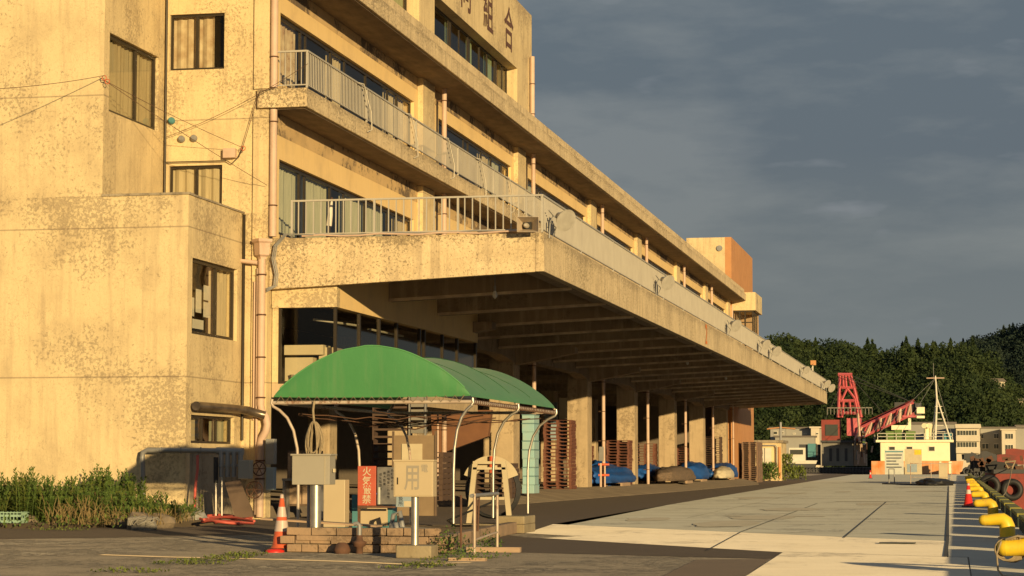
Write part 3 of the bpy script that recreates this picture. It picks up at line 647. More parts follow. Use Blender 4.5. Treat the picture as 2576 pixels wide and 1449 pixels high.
MB().box(-14.0,-13.65,OY+2.0,OY+3.4,3.03,3.62).build('office_cupboard', M['white'], of, world=True)
MB().tube([(-14.5,49.0,4.55),(-14.1,51.5,4.55)], .03, 6).tube([(-14.0,52,4.5),(-13.9,55,4.5)], .03, 6).build('strip_light', M['white'], of, world=True)
b = MB().lathe((-14.6,OY+.17,3.03), [(.08,0),(.11,.2)], 12); b.build('bucket', M['steel'], of, world=True)

# ================================================================== GREEN TENT SHELTER
Z0 = 2.2
tent = thing("canopy_tent", "green arched canvas shelter on curved steel pipe legs in front of the hall", "tent", (-8.97, 37.1, 0))
TXL, TXR, TYF, TYB = -10.57, -7.37, 33.5, 40.8
def tent_z(x, y):
    s = (x - TXL)/(TXR - TXL); t = (y - TYF)/(TYB - TYF)
    h = math.sin(math.pi*min(max(s,0),1))**.78 if 0 < s < 1 else 0
    sag = .10*math.sin(math.pi*((t*2) % 1.0))*math.sin(math.pi*s)
    wr = .014*noise.noise(Vector((x*2.6, y*1.1, 0))) + .008*noise.noise(Vector((x*7, y*2.5, 4)))
    return Z0 + .06 + .80*h*(1-.03*t) - sag + wr*math.sin(math.pi*min(max(s,0),1))
b = MB(); nx, ny = 40, 32; vs = []; fs = []
for j in range(ny+1):
    for i in range(nx+1):
        x = TXL + (TXR-TXL)*(.5-.5*math.cos(math.pi*i/nx)); y = TYF + (TYB-TYF)*j/ny
        vs.append((x, y, tent_z(x, y)))
for j in range(ny):
    for i in range(nx): fs.append((j*(nx+1)+i, j*(nx+1)+i+1, (j+1)*(nx+1)+i+1, (j+1)*(nx+1)+i))
b.add(vs, fs, True)
roof_t = b.build('canvas_roof', M['canvas'], tent, world=True)
b = MB(); vs = []; fs = []
for i in range(nx+1):
    x = TXL + (TXR-TXL)*(.5-.5*math.cos(math.pi*i/nx)); zt = tent_z(x, TYF); s = i/nx
    zb = Z0 + .075 - .02*math.sin(math.pi*s)
    for k in range(7):
        q = k/6; vs.append((x, TYF - .006 - (.03+.02*noise.noise(Vector((x*3.2,q*1.2,1)))+.012*noise.noise(Vector((x*9,q*2,5))))*math.sin(math.pi*q)*math.sin(math.pi*s), zb + (zt-zb)*q))
for i in range(nx):
    for k in range(6): fs.append((i*7+k, (i+1)*7+k, (i+1)*7+k+1, i*7+k+1))
b.add(vs, fs, True); b.build('canvas_gable', M['canvas'], tent, world=True)
M['seam'] = mat("canvas_seam", (.02,.10,.03), rough=.7); M['hem'] = mat("canvas_hem", (.12,.36,.13), rough=.5)
for y in (35.2, 37.15, 39.0):
    pts = [(TXL + (TXR-TXL)*i/24, y, tent_z(TXL + (TXR-TXL)*i/24, y) + .004) for i in range(1, 24)]
    MB().tube(pts, .007, 4).build('seam', M['seam'], roof_t, world=True)
pts = [(TXL + (TXR-TXL)*i/30, TYF-.004, tent_z(TXL + (TXR-TXL)*i/30, TYF)+.004) for i in range(1, 30)]
MB().tube(pts, .011, 5).build('hem', M['hem'], roof_t, world=True)
zz = Z0 - .02
MB().tube([(TXL,TYF,zz),(TXR,TYF,zz)], .03, 10).build('eave_bar', M['oldsteel'], tent, world=True)
MB().tube([(TXL,TYB,zz),(TXR,TYB,zz)], .03, 10).build('eave_bar', M['oldsteel'], tent, world=True)
for x in (TXL, TXR): MB().tube([(x,TYF,zz),(x,TYB,zz)], .03, 10).build('eave_bar', M['oldsteel'], tent, world=True)
for y in (TYF, (TYF+TYB)/2, TYB):
    for sx in (-1, 1):
        ins = {TYF: .28, TYB: .52}.get(y, .42) if sx > 0 else .42; xe = TXL if sx < 0 else TXR; xi = xe - sx*ins
        pts = [(xe+sx*.02, y, zz+.06), (xe+sx*.03, y, zz-.01), (xe-sx*.0, y, zz-.06), (xe-sx*ins*.25, y, zz-.12), (xe-sx*ins*.55, y, zz-.24), (xe-sx*ins*.8, y, zz-.44), (xe-sx*ins*.95, y, zz-.72), (xi, y, 1.1), (xi, y, .3 if sx>0 else .1)]
        MB().tube(pts, .024, 8).build('leg', M['steel' if sx > 0 else 'oldsteel'], tent, world=True)
for y in ((TYF+TYB)/2, TYB):
    pts = [(TXL + (TXR-TXL)*i/24, y, tent_z(TXL + (TXR-TXL)*i/24, y) - .03) for i in range(25)]
    MB().tube(pts, .022, 6).build('arch_bar', M['oldsteel'], tent, world=True)
pts = []; x = TXL + .06
while x < TXR - .1:
    s = (x+.074-TXL)/(TXR-TXL); zt = Z0 + .085 - .02*math.sin(math.pi*s); pts += [(x,TYF-.038,zz), (x+.074,TYF-.03,zt)]; x += .148
MB().tube(pts, .006, 4).build('lacing', M['rope'], roof_t, world=True)
pts = [(TXR+.038*math.cos(.9*i), TYF+.06+(TYB-TYF-.1)*i/320, zz+.038*math.sin(.9*i)) for i in range(321)]
MB().tube(pts, .007, 4).build('lacing', M['rust'], roof_t, world=True)
# wires and clutter strung below the canvas
b = MB()
for (x0, y0, x1, y1, zz2, dz) in ((-10.3,34,-7.6,34.4,2.02,.08),(-10.4,35.5,-7.5,36,1.98,.12),(-10.2,36.8,-7.5,35,2.0,.1),(-10.5,38.5,-7.5,39,2.03,.1),(-10.3,34,-8.5,40,2.0,.15),(-9,33.7,-7.5,40,2.05,.1)):
    b.tube([(x0+(x1-x0)*i/12, y0+(y1-y0)*i/12, zz2 - dz*math.sin(math.pi*i/12)*(1+.3*math.sin(i*2.1))) for i in range(13)], .010, 4)
b.build('strung_wire', M['rust'], tent, world=True)

# coil of rope hanging from the tent bar
rc = MB(); q = at_y(790, 1030, 33.42)
for k in range(14):
    rx = .055 + .016*(k % 6) + random.uniform(-.01,.01); rz_ = .27 + random.uniform(-.03,.05); cx = q.x + random.uniform(-.015,.015); cz = 1.98 - rz_ - .1
    rc.tube([(cx + rx*math.sin(2*math.pi*i/20)*(1+.25*math.cos(2*math.pi*i/20)*-1), 33.40+.008*k-.03, cz + rz_*math.cos(2*math.pi*i/20)) for i in range(20)], .010, 5, closed=True)
rc.tube([(q.x,33.43,2.2),(q.x-.01,33.40,2.05),(q.x+.01,33.4,1.85)], .02, 6)
tag(rc.build('rope_coil', M['rope']), "coil of brown rope hanging from the front bar of the green tent", "rope")

# ================================================================== BRICK BASIN AND THINGS ON IT
bas = thing("masonry_basin", "low brick and mortar basin wall under the green tent", "low wall", (-8.2, 33, 0))
BX0, BX1, BY0, BY1 = -9.35, -7.35, 29.5, 41.0
b = MB(); random.seed(14); b.prism([(-9.08,29.58,0),(-6.97,29.49,0),(-6.97,29.62,0),(-9.08,29.72,0)], (0,0,.32))
for r__ in range(3):
    x_ = -9.1 - .1*(r__ % 2)
    while x_ < -7.05:
        w__ = random.choice((.22,.24,.3,.36)); b.obox((x_+w__/2, 29.55-.045*(x_+9.1)+random.uniform(-.012,.012), .06+.115*r__), (w__-.014, .13, .105), random.uniform(-.04,.04), 0, random.uniform(-.03,.03)); x_ += w__
b.build('front_wall', M['brick'], bas, world=True, bevel=.01)
b = MB(); b.prism([(-7.25,29.66,0),(-7.08,29.66,0),(-7.62,38.4,0),(-7.8,38.4,0)], (0,0,.2)); b.build('side_wall', M['brick'], bas, world=True, bevel=.02)
MB().obox((-7.95,29.455,.19),(2.0,.05,.07),-.03,0,.012).build('brick_ledge', M['brick'], bas, world=True, bevel=.008)
MB().prism([(-9.05,29.76,.0),(-7.27,29.68,.0),(-7.82,38.4,.0),(-9.6,38.4,.0)], (0,0,.14)).build('earth_fill', M['earth'], bas, world=True)
MB().box(-8.8,-7.5,38.45,39.5,0,.155).box(-7.98,-7.5,38.46,39.49,0.157,.30).build('concrete_block', M['block'], bas, world=True, bevel=.015)
tag(MB().obox((-6.05,27.3,.02),(.47,.12,.04),.02).build('timber_offcut', M['wood']), "short pale timber lying on asphalt in front of the pipe guard rail", "timber")
tag(MB().obox((-6.3,30.1,.035),(.75,.13,.07),.03).build('timber_offcut', M['wood']), "pale timber behind the pipe guard rail at the asphalt edge", "timber")
# plank across the basin
pk = MB().obox((-8.75,30.0,.40),(1.7,.3,.025),-.04,0,.055).build('plank', M['wood']); tag(pk, "long pale plank lying aslant across the basin edge", "plank")
b = MB().obox((-7.35,29.95,.32),(.5,.5,.02),.1,0,.04).build('slate_board', M['cream']); tag(b, "broken pale board at the right end of the basin", "board")
# standpipe hydrant
hy = thing("standpipe", "rusty standpipe with flanged valve and grey elbow head at the basin wall", "standpipe", (-7.99, 29.25, 0))
MB().lathe((0,0,0), [(.05,0),(.05,.09),(.085,.1),(.085,.13),(.09,.135),(.09,.16),(.05,.18),(.036,.25)], 14).build('valve_body', M['rust'], hy)
MB().tube([(0,0,.25),(0,0,.33),(0,0,.38),(-.03,0,.41),(-.08,0,.40)], .03, 10).build('elbow_head', M['gauge'], hy)
MB().tube([(-.1,0,.15),(.1,0,.15)], .012, 6).build('handle', M['rust'], hy)
hy2 = MB().lathe((-8.22,29.2,0), [(.1,0),(.12,.05),(.09,.12),(.05,.15)], 9).build('iron_scrap', M['rust']); tag(hy2, "rusty iron lump beside the standpipe", "scrap")

def cab_post(name, label, c, w_, h, d, z, pr, pth, box_m, th_w, th_h, th_d, lid=.02):
    t_ = thing(name, label, "cabinet", (c[0], c[1], 0))
    MB().box(-w_/2,w_/2,-d/2,d/2,z,z+h).build('cabinet_body', M[box_m], t_, bevel=.006)
    MB().box(-w_/2-lid,w_/2+lid,-d/2-lid,d/2+lid,z+h+.001,z+h+.025).build('cabinet_lid', M[box_m], t_, bevel=.004)
    MB().lathe((pth[0],pth[1],0), [(pr,th_h),(pr,z)], 18).build('post', M['steel'], t_)
    MB().box(-th_w/2+pth[2],th_w/2+pth[2],-th_d/2,th_d/2,0,th_h).build('plinth', M['block'], t_, bevel=.02)
    return t_
g_ = cab_post("cabinet_on_post", "grey cabinet with lid on a thick shiny post beside the traffic cone", (-8.79,29.75), .54, .40, .30, .93, .078, (.03,0,.05), 'grey_box', .56, .19, .42)
MB().box(.2,.206,-.157,-.151,.94,1.32).build('door_edge', M['cream'], g_); MB().box(.29,.32,-.05,-.0,1.1,1.15).build('handle', M['cream'], g_)
MB().lathe((-.10,.12,0), [(.03,.1),(.03,.93)], 10).build('conduit', M['gauge'], g_)
g_ = cab_post("cabinet_on_post", "beige cabinet with a half worn kanji on a slimmer post right of the signs", (-6.93,28.1), .53, .455, .2, .79, .05, (.0,0,.03), 'beige_box', .47, .165, .42, .008)
MB().box(-.245,.245,-.108,-.102,.81,1.225).build('door', M['beige_box'], g_, bevel=.002)
MB().box(-.215,-.2,-.116,-.109,.95,1.04).build('handle', M['bronze'], g_)
text_mesh(g_, 'worn_character', "用", .36, M['grey_text'], (-.01,-.109,1.02), (1,0,0), (0,0,1), .002, .62, world=False)
text_mesh(g_, 'worn_character', "電", .11, M['grey_text'], (.15,-.109,1.15), (1,0,0), (0,0,1), .002, .9, world=False)

# sign panels on rusty stands
def vtext(parent, name, s, size, m, x, ztop, y, step, sq=1):
    for i, ch in enumerate(s):
        if ch != ' ': text_mesh(parent, name, ch, size, m, (x, y, ztop - step*(i+.5)), (1,0,0), (0,0,1), .002, sq, world=False)
t_ = thing("warning_sign", "red vertical sign with four pale characters on a rusty stand", "sign", (-8.9,33,.14))
MB().box(-.145,.145,-.01,.01,.44,1.045).build('sign_panel', M['red_sign'], t_, bevel=.004)
for x in (-.13,): MB().box(x-.02,x+.02,.012,.04,-.02,1.04).build('leg', M['rust'], t_)
MB().box(-.145,.45,-.012,.012,.405,.436).build('sign_rail', M['rust'], t_); 
vtext(t_, 'sign_character', "火気厳禁", .145, M['cream'], 0, 1.025, -.0125, .142, 1.0)
t_ = thing("notice_board", "faded dark notice board with small columns of writing between red and blue signs", "sign", (-8.59,33.02,.14))
MB().box(-.15,.15,-.012,.0,.46,1.03).build('sign_panel', M['dark_sign'], t_)
for i, s in enumerate(("危険物の品名","第四類第二石油類","最大数量","保安監督者")): vtext(t_, 'sign_character', s, .045, M['black'], .09-.062*i, 1.0-.02*i, -.0135, .055)
MB().box(-.13,-.1,-.016,-.0125,.46,.72).build('label_strip', M['sign_white'], t_)
t_ = thing("notice_board", "pale blue sign with a vertical line of dark characters behind the beige cabinet", "sign", (-8.3,33.04,.14))
MB().box(-.148,.148,-.012,.0,.42,1.03).build('sign_panel', M['blue_sign'], t_)
MB().box(-.02,.146,-.016,-.0125,.425,.51).build('label_strip', M['cream'], t_); MB().box(.12,.15,.003,.03,-.02,.6).build('leg', M['rust'], t_)
vtext(t_, 'sign_character', "危険物給油取扱所", .074, M['navy'], -.07, 1.02, -.0135, .0735)
# low cabinets behind the signs
t_ = thing("fuel_cabinet", "plain beige upright cabinet left of the red sign", "cabinet", (-9.28,32.6,.14))
MB().box(-.17,.17,-.1,.15,.12,.84).build('cabinet_body', M['beige_box'], t_, bevel=.01); MB().box(-.16,.16,-.08,.13,0,.118).build('cabinet_base', M['teal'], t_)
t_ = thing("fuel_cabinet", "low teal and beige cabinet with a sloping corner behind the red sign", "cabinet", (-8.95,33.4,.14))
MB().prism([(-.3,0,.05),(.35,0,.05),(.35,0,.6),(-.3,0,.6)], (0,.3,0)).build('cabinet_body', M['teal'], t_); MB().prism([(-.16,-.02,.12),(.28,-.02,.12),(.28,-.02,.40),(.16,-.02,.46),(-.16,-.02,.46)], (0,.018,0)).build('door', M['beige_box'], t_)
tag(MB().tube([(-8.4,32.5,.2),(-8.35,32.5,.45),(-8.25,32.5,.5),(-8.2,32.5,.25)], .035, 8).lathe((-8.3,32.5,.14), [(.1,0),(.14,.1),(.06,.2)], 10).build('pump', M['gauge']), "small grey pump with bent pipe on the ground below the blue sign", "pump")
rk = MB(); random.seed(3)
for k in range(9): rk.obox((-7.55+random.uniform(-.35,.3), 30.3+random.uniform(-.3,.5), .2), (.18,.15,.14), random.uniform(0,3), random.uniform(-.3,.3))
tag(rk.build('rubble', M['stone']), "loose heap of broken stone in the basin corner", "rubble", kind='stuff')

# ================================================================== PIPE GUARD RAIL
t_ = thing("guard_rail", "small peeling white pipe guard rail at the basin corner", "guard rail", (-6.35,29.8,0))
gx = MB
for (y, zt, m) in ((29.07,.82,'oldsteel'),(30.57,.82,'oldsteel')): MB().tube([(-6.35,y,0),(-6.35,y,zt)], .02, 8).build('post', M[m], t_, world=True)
MB().tube([(-6.37,28.95,.79),(-6.35,30.6,.80)], .026, 8).build('top_rail', M['gauge'], t_, world=True)
MB().tube([(-6.35,29.09,.2),(-6.35,30.55,.26)], .016, 8).build('lower_rail', M['oldsteel'], t_, world=True)
for y in (29.45,29.6): MB().tube([(-6.42,y,.3),(-6.4,y,.78)], .014, 6).build('post', M['rust'], t_, world=True)
MB().tube([(-6.52,29.0,.1),(-6.52,29.0,.8)], .016, 8).build('post', M['rust'], t_, world=True)

# ================================================================== HOSE REEL
t_ = thing("hose_reel", "cream A-frame hose reel with half-round guard and black hose", "hose reel", (-8.25,39.0,.16))
P_ = lambda x, z: (x, 0, z)
MB().prism([P_(-.30,1.06),P_(.30,1.06),P_(.30,1.11),P_(-.30,1.11)], (0,.05,0)).prism([P_(-.42,0),P_(-.33,0),P_(-.22,1.06),P_(-.31,1.06)], (0,.05,0)).prism([P_(.33,0),P_(.42,0),P_(.31,1.06),P_(.22,1.06)], (0,.05,0)).prism([P_(-.28,.42),P_(.28,.42),P_(.28,.47),P_(-.28,.47)], (0,.04,0)).prism([P_(-.30,.96),P_(.3,.96),P_(.3,1.0),P_(-.3,1.0)], (0,.03,0)).build('frame', M['cream'], t_)
MB().prism([(x, 0, z) for x, y, z in arc(0,.68,.53,20,160,20)] + [(x,0,z) for x, y, z in arc(0,.68,.33,160,20,16)], (0,.02,0)).build('guard', M['cream'], t_).location = (0,.16,0)
b = MB()
for k in range(8):
    rr = .43+.012*(k % 3); b.tube([(x*1.08, .22+.035*k, z*1.12-.1) for x, y, z in wheel_pts((0,0,.62), rr, 26, 'y')], .019, 6, closed=True)
b.build('hose', M['black'], t_)
MB().lathe((0,0,0), [(.05,0),(.05,.3)], 12).build('axle', M['cone_red'], t_).location = (.03,.1,.9)
tag(MB().tube([(-7.9,38.2,.8),(-8.0,38,.55),(-8.25,37.6,.42),(-8.6,37.2,.25),(-8.3,36.5,.18),(-7.9,36,.2)], .018, 6).build('loose_hose', M['black']), "black hose trailing from the reel to the ground", "hose")

# ================================================================== CONES
def cone(label, loc, h, m, sleeves):
    t_ = thing("traffic_cone", label, "traffic cone", loc)
    MB().box(-.19,.19,-.19,.19,0,.05).build('base', M['black'], t_, bevel=.01)
    def rr(z): return .135 - (.135-.028)*(z-.05)/(h-.05)
    MB().lathe((0,0,0), [(rr(.05)+.02,.05),(rr(.08),.08),(rr(h-.01),h-.01),(rr(h)-.01,h)], 24).build('cone_body', M[m], t_)
    for (a, c_) in sleeves: MB().lathe((0,0,0), [(rr(a)+.003,a),(rr(c_)+.003,c_)], 24).build('reflective_sleeve', M['cone_white'], t_)
    return t_
c_ = cone("faded orange traffic cone with pale bands beside the grey cabinet post", (-9.25,29.75,0), .74, 'cone_red', ((.28,.43),(.48,.62)))
MB().lathe((0,0,.74), [(.028,0),(.024,.05),(.01,.055)], 12).build('clear_cap', M['cone_white'], c_)
MB().lathe((.0,-.30,0), [(.13,.0),(.13,.025),(.09,.045),(.05,.05)], 18).build('weight_ring', M['cone_pure'], c_)
cone("bright red traffic cone with white band among the yellow bollards", (.3,64.8,0), .7, 'cone_pure', ((.38,.5),(.62,.68)))
cone("distant red cone with white band at the foot of the notice board", (-7.6,200,0), .75, 'cone_pure', ((.38,.55),))

# ================================================================== PIPEWORK BY THE ANNEX
pw = thing("pipe_manifold", "grey pipe manifold running along the annex wall and down into the weeds", "pipework", (-15.6,44.2,0))
def wp(x, y, Y=43.5): return at_y(x, y, Y)
MB().tube([wp(361,1262),wp(358,1150),wp(360,1138),wp(372,1132),wp(480,1133), wp(550,1134)], .055, 12).build('pipe', M['gauge'], pw, world=True)
MB().tube([wp(545,1134),wp(612,1136)], .075, 12).build('pipe', M['gauge'], pw, world=True)
for x in (557, 573, 589, 605): 
    MB().tube([wp(x,1136,43.45),wp(x,1200,43.45)], .05, 10).build('pipe', M['gauge'], pw, world=True)
    MB().tube([wp(x,1168,43.44),wp(x,1174,43.44)], .065, 10).build('pipe_collar', M['gauge'], pw, world=True)
MB().tube([wp(543,1150,43.4),wp(543,1215,43.4)], .05, 8).build('pipe', M['black'], pw, world=True)
MB().tube([wp(543,1215,43.4),wp(543,1298,43.4)], .022, 8).build('pipe', M['steel'], pw, world=True)
MB().tube([wp(558,1200,43.4),wp(558,1298,43.4)], .022, 8).build('pipe', M['steel'], pw, world=True)
for x in (405, 455, 505): MB().tube(wheel_pts(wp(x,1133), .062, 12, 'x'), .012, 4, closed=True).build('pipe_collar', M['gauge'], pw, world=True)
b = MB().tube([(XA+.16,43.9,2.43),(XA+.16,46.3,2.43),(XA+.25,47.0,2.41),(XA+.62,47.15,2.30)], .095, 14).build('duct', M['blackpipe']); tag(b, "shiny dark round duct under the lower annex window", "duct")
q = wp(617,1181,43.2); tag(MB().box(q.x-.12,q.x+.12,43.1,43.35,q.z-.19,q.z+.19).build('meter_box', M['grey_box'], bevel=.01), "grey meter box on the pipes beside the hand wheel", "meter box")
q = wp(682,1204,46.9); tag(MB().box(q.x-.09,q.x+.09,46.8,47.0,q.z-.25,q.z+.25).build('meter_box', M['blue_sign'], bevel=.01), "pale blue narrow meter box right of the corner downpipe", "meter box")
q = wp(682,1136,47.1); tag(MB().box(q.x-.1,q.x+.1,47.0,47.2,q.z-.28,q.z+.28).build('meter_box', M['gauge'], bevel=.01), "dark grey box above the pale blue meter box", "meter box")
def hand_wheel(px, py, Y, r, label):
    q = at_y(px, py, Y); t_ = thing("hand_wheel", label, "valve", q)
    MB().tube(wheel_pts((0,0,0), r, 16, 'y'), .014, 5, closed=True).build('rim', M['rust'], t_)
    b = MB()
    for a in range(3): b.obox((0,0,0), (2*r-.01,.012,.014), 0, 0, a*math.pi/3)
    b.tube([(0,-.02,0),(0,.25,0)], .015, 6); b.build('spokes', M['rust'], t_); return t_
hand_wheel(652,1179,43.6,.14,"rusty valve hand wheel left of the corner downpipe"); hand_wheel(640,1232,43.6,.17,"larger dark hand wheel near the ground behind the leaning board")
q0, q1, q2 = wp(565,1214,43.3), wp(603,1208,43.2), wp(640,1300,42.9)
tag(MB().prism([wp(565,1214,43.35), wp(603,1207,43.35), wp(642,1300,42.95), wp(592,1303,42.95)], (0,.02,0)).build('leaning_board', M['plywood']), "dark brown board leaning against the pipes", "board")
hs = thing("red_hose", "salmon red hose hanging down the wall and coiled on the ground", "hose", wp(495,1300,43.2))
MB().tube([wp(497,1145,43.5),wp(497,1180,43.45),wp(491,1230,43.4),wp(489,1285,43.2),wp(496,1302,43.0),wp(515,1310,42.5)], .03, 8).build('hose', M['hose_red'], hs, world=True)
b = MB(); random.seed(5)
for k in range(17):
    a0 = at_z(512+random.uniform(-14,30), 1306+random.uniform(-9,10), .03+.045*(k%4)); a1 = at_z(600+random.uniform(0,42), 1304+random.uniform(-9,14), .03+.03*(k%4))
    mid = (a0+a1)/2 + Vector((0,random.uniform(-.3,.3),.02)); b.tube([a0, a0.lerp(mid,.5)+Vector((0,.06,.01)), mid, mid.lerp(a1,.5)+Vector((0,-.06,0)), a1], .026, 8)
b.build('hose_coil', M['hose_red'], hs, world=True)
# things beneath the office, behind the tent
def box_thing(name, label, cat, x0, x1, y0, y1, z0, z1, m, bevel=.01, group=None, **k):
    return tag(MB().box(x0,x1,y0,y1,z0,z1).build(name, M[m], bevel=bevel), label, cat, group)
t_ = thing("wooden_cupboard", "tall brown wooden cupboard under the glazed office", "cupboard", (-14.4,48.3,.275)); MB().box(-.5,.2,0,.5,0,1.25).build('cupboard_body', M['plywood'], t_, bevel=.01); MB().box(-.48,-.16,-.02,-.002,.05,1.2).box(-.13,.18,-.02,-.002,.05,1.2).build('door', M['wood'], t_)
t_ = thing("work_bench", "dark steel bench with clutter left under the office", "bench", (-13.8,47.9,.0)); MB().box(-1.1,-.2,0,.4,.85,.9).box(-1.08,-1.03,0,.4,0,.85).box(-.25,-.2,0,.4,0,.85).build('bench_frame', M['gauge'], t_); MB().box(-.9,-.4,.05,.3,.9,1.1).build('tool_box', M['plywood'], t_)
box_thing('blue_bin', "small blue plastic bin behind the grey cabinet post", "bin", -11.95,-11.6,44.6,45.0,.004,.62,'blue_tarp')
t_ = thing("storage_shelf", "tall rack of pale stacked trays seen beneath the green tent", "rack", (-12.9,52.5,.275))
for i in range(16): MB().box(-.16,.16,0,.4,.1+.16*i,.2+.16*i).build('tray', M['dullgrey'], t_)
for s in (-.2,.2): MB().box(s-.02,s+.02,0,.05,0,2.7).build('upright', M['gauge'], t_)
t_ = thing("storage_shelf", "dark slatted rack standing beside the tray rack", "rack", (-13.6,52.6,.275))
for i in range(14): MB().box(-.42,.42,0,.4,.15+.18*i,.2+.18*i).build('shelf', M['pallet_dark'], t_)
for s in (-.44,.44): MB().box(s-.02,s+.02,0,.4,0,2.7).build('upright', M['pallet_dark'], t_)
t_ = thing("plywood_partition", "stained yellowish plywood partition behind the tent", "partition", (-13.05,51.2,.004))
MB().box(-.1,.9,0,.05,0,1.9).build('panel', M['ply_dark'], t_); MB().box(-.14,-.1,-.03,.05,0,2.0).box(.9,.95,-.03,.05,0,2.0).build('frame', M['plywood'], t_)
MB().box(.1,.6,-.03,-.001,1.2,1.7).build('notice', M['cream'], t_)
t_ = thing("forklift_load", "orange-brown cargo cover hanging inside the hall behind the tent", "cover", (-14.5,66,.275)); MB().prism([(-1.2,0,1.2),(.5,0,1.8),(.6,0,2.6),(-1.3,0,2.6)], (0,.3,0)).build('cover_sheet', M['cover'], t_)

# ================================================================== PLANTER, WEEDS, STONES
random.seed(11)
def leaf_quad(b, c, d, up, L_, W_):
    s = d.cross(up).normalized()*W_/2; b.add([c, c+d*L_*.45+s, c+d*L_, c+d*L_*.45-s], [(0,1,2,3)])
def weed_stalk(b, x, y, z, h, lean=.1, n=None, ls=.15):
    dx, dy = random.uniform(-lean,lean), random.uniform(-lean,lean); n = n or int(h/.022)
    for i in range(n):
        t = (i+1)/n; c = Vector((x+dx*t*t, y+dy*t*t, z+h*t)); a = i*2.4+random.uniform(-.4,.4)
        el = .35 + .5*t; d = Vector((math.cos(a)*math.cos(el), math.sin(a)*math.cos(el), math.sin(el)-.25*(1-t)))
        leaf_quad(b, c, d.normalized(), Vector((0,0,1)), ls*(1.15-.65*t*t)*random.uniform(.8,1.2), ls*.26)
    b.tube([(x,y,z),(x+dx*.3,y+dy*.3,z+h*.5),(x+dx,y+dy,z+h)], .006, 3, caps=False)
def height(x):
    return .92 if x < -16.3 else max(.35, .92-.55*(x+16.3)/.8)
b = MB(); b2 = MB(); b3 = MB()
for k in range(1150):
    x = random.uniform(-20.2,-15.0); y = random.uniform(40.0,42.9)
    h = height(x)*(.78+.55*noise.noise(Vector((x*1.1,y*.6,0))))*random.uniform(.65,1.1) + (.22 if (k % 29 == 0) else 0)
    weed_stalk(b if random.random() < .72 else b2, x, y, .1, max(.2,h))
for k in range(620):
    x = random.uniform(-17.0,-14.7); y = random.uniform(39.4,41.6); h = random.uniform(.25,.62)*(1 if x < -15.9 else .6)
    dx, dy = random.uniform(-.22,.22), random.uniform(-.2,.1); c = Vector((x,y,.08)); s = Vector((.006,0,0))
    P = [Vector((x+dx*t*t, y+dy*t*t, .08+h*(t-.25*t*t*abs(dx)*5))) for t in (0,.35,.7,1)]
    for i in range(3): b3.add([P[i]-s,P[i]+s,P[i+1]+s*.7,P[i+1]-s*.7], [(0,1,2,3)])
for k in range(1200):
    x = random.uniform(-22.5,-14.9); y = random.uniform(38.6,40.6) + .25; 
    a = random.uniform(0,6.3); el = random.uniform(.2,1.1); leaf_quad(b if k % 3 else b2, Vector((x,y,random.uniform(.02,.22))), Vector((math.cos(a)*math.cos(el),math.sin(a)*math.cos(el),math.sin(el))), Vector((0,0,1)), .10, .04)
tag(b.build('weed_bed', M['leaf'], loc=(0,0,0)), "dense dark green tall weeds along the annex wall", "weeds", kind='stuff')
tag(b2.build('weed_bed', M['leaf2'], loc=(0,0,0)), "lighter yellow-green weeds mixed through the bed by the annex wall", "weeds", kind='stuff')
tag(b3.build('dry_grass', M['dry'], loc=(0,0,0)), "dry straw coloured grass in front of the pipes", "grass", kind='stuff')
struct(MB().prism([(-60,39.6,0),(-17.4,39.3,0),(-14.6,41.2,0),(-14.9,43.7,0),(-60,43.7,0)], (0,0,.1)).build("earth_bed", M['earth'], loc=(0,0,0)))
random.seed(4)
def rock(r, seed, sq=(1,1,1), n=2):
    import bmesh
    bm = bmesh.new(); bmesh.ops.create_icosphere(bm, subdivisions=n, radius=r); b = MB()
    for v in bm.verts:
        d = 1 + .35*noise.noise(v.co*(1.3/r)+Vector((seed*7.1,seed,0))); v.co = Vector((v.co.x*d*sq[0], v.co.y*d*sq[1], v.co.z*d*sq[2]))
    b.add([v.co.copy() for v in bm.verts], [tuple(v.index for v in f.verts) for f in bm.faces]); bm.free(); return b
for k, (px, py, s) in enumerate(((262,1327,.22),(300,1330,.2),(345,1332,.27),(397,1330,.24),(440,1322,.3),(472,1320,.28),(60,1328,.2),(215,1328,.16))):
    q = at_z(px, py, 0); o = rock(s, k, (1.1,.8,.75), 2).build('kerb_stone', M['stone' if k != 5 else 'gauge'], loc=q+Vector((0,.2,s*.45))); 
    tag(o, ["squat brown kerb stone below the dry grass","small flat brown kerb stone in the weeds","broad tan kerb stone next to the rag heap","rounded dark kerb stone right of the rag heap","large grey-brown kerb stone near the wall corner","dark bluish kerb stone at the right end of the bed","low stone half hidden in weeds by the mint crate","smallest kerb stone under the leafy weeds"][k], "stone", "rough stones edging the weed bed")
b = rock(.2, 12.3, (1.25,.7,.85), 3); random.seed(9)
for k in range(12): 
    a = random.uniform(-.25,.15); b.tube([(a,-.16,.02),(a+random.uniform(-.1,.2),-.2,.08+random.uniform(0,.06)),(a+random.uniform(.0,.3),-.1,.16),(a+.2,0,.1)], random.uniform(.012,.03), 5)
tag(b.build('rag_heap', M['dullgrey'], loc=at_z(356,1334,0)+Vector((0,.1,.08))), "heap of grey rags and rope ends against the kerb stones", "rags")
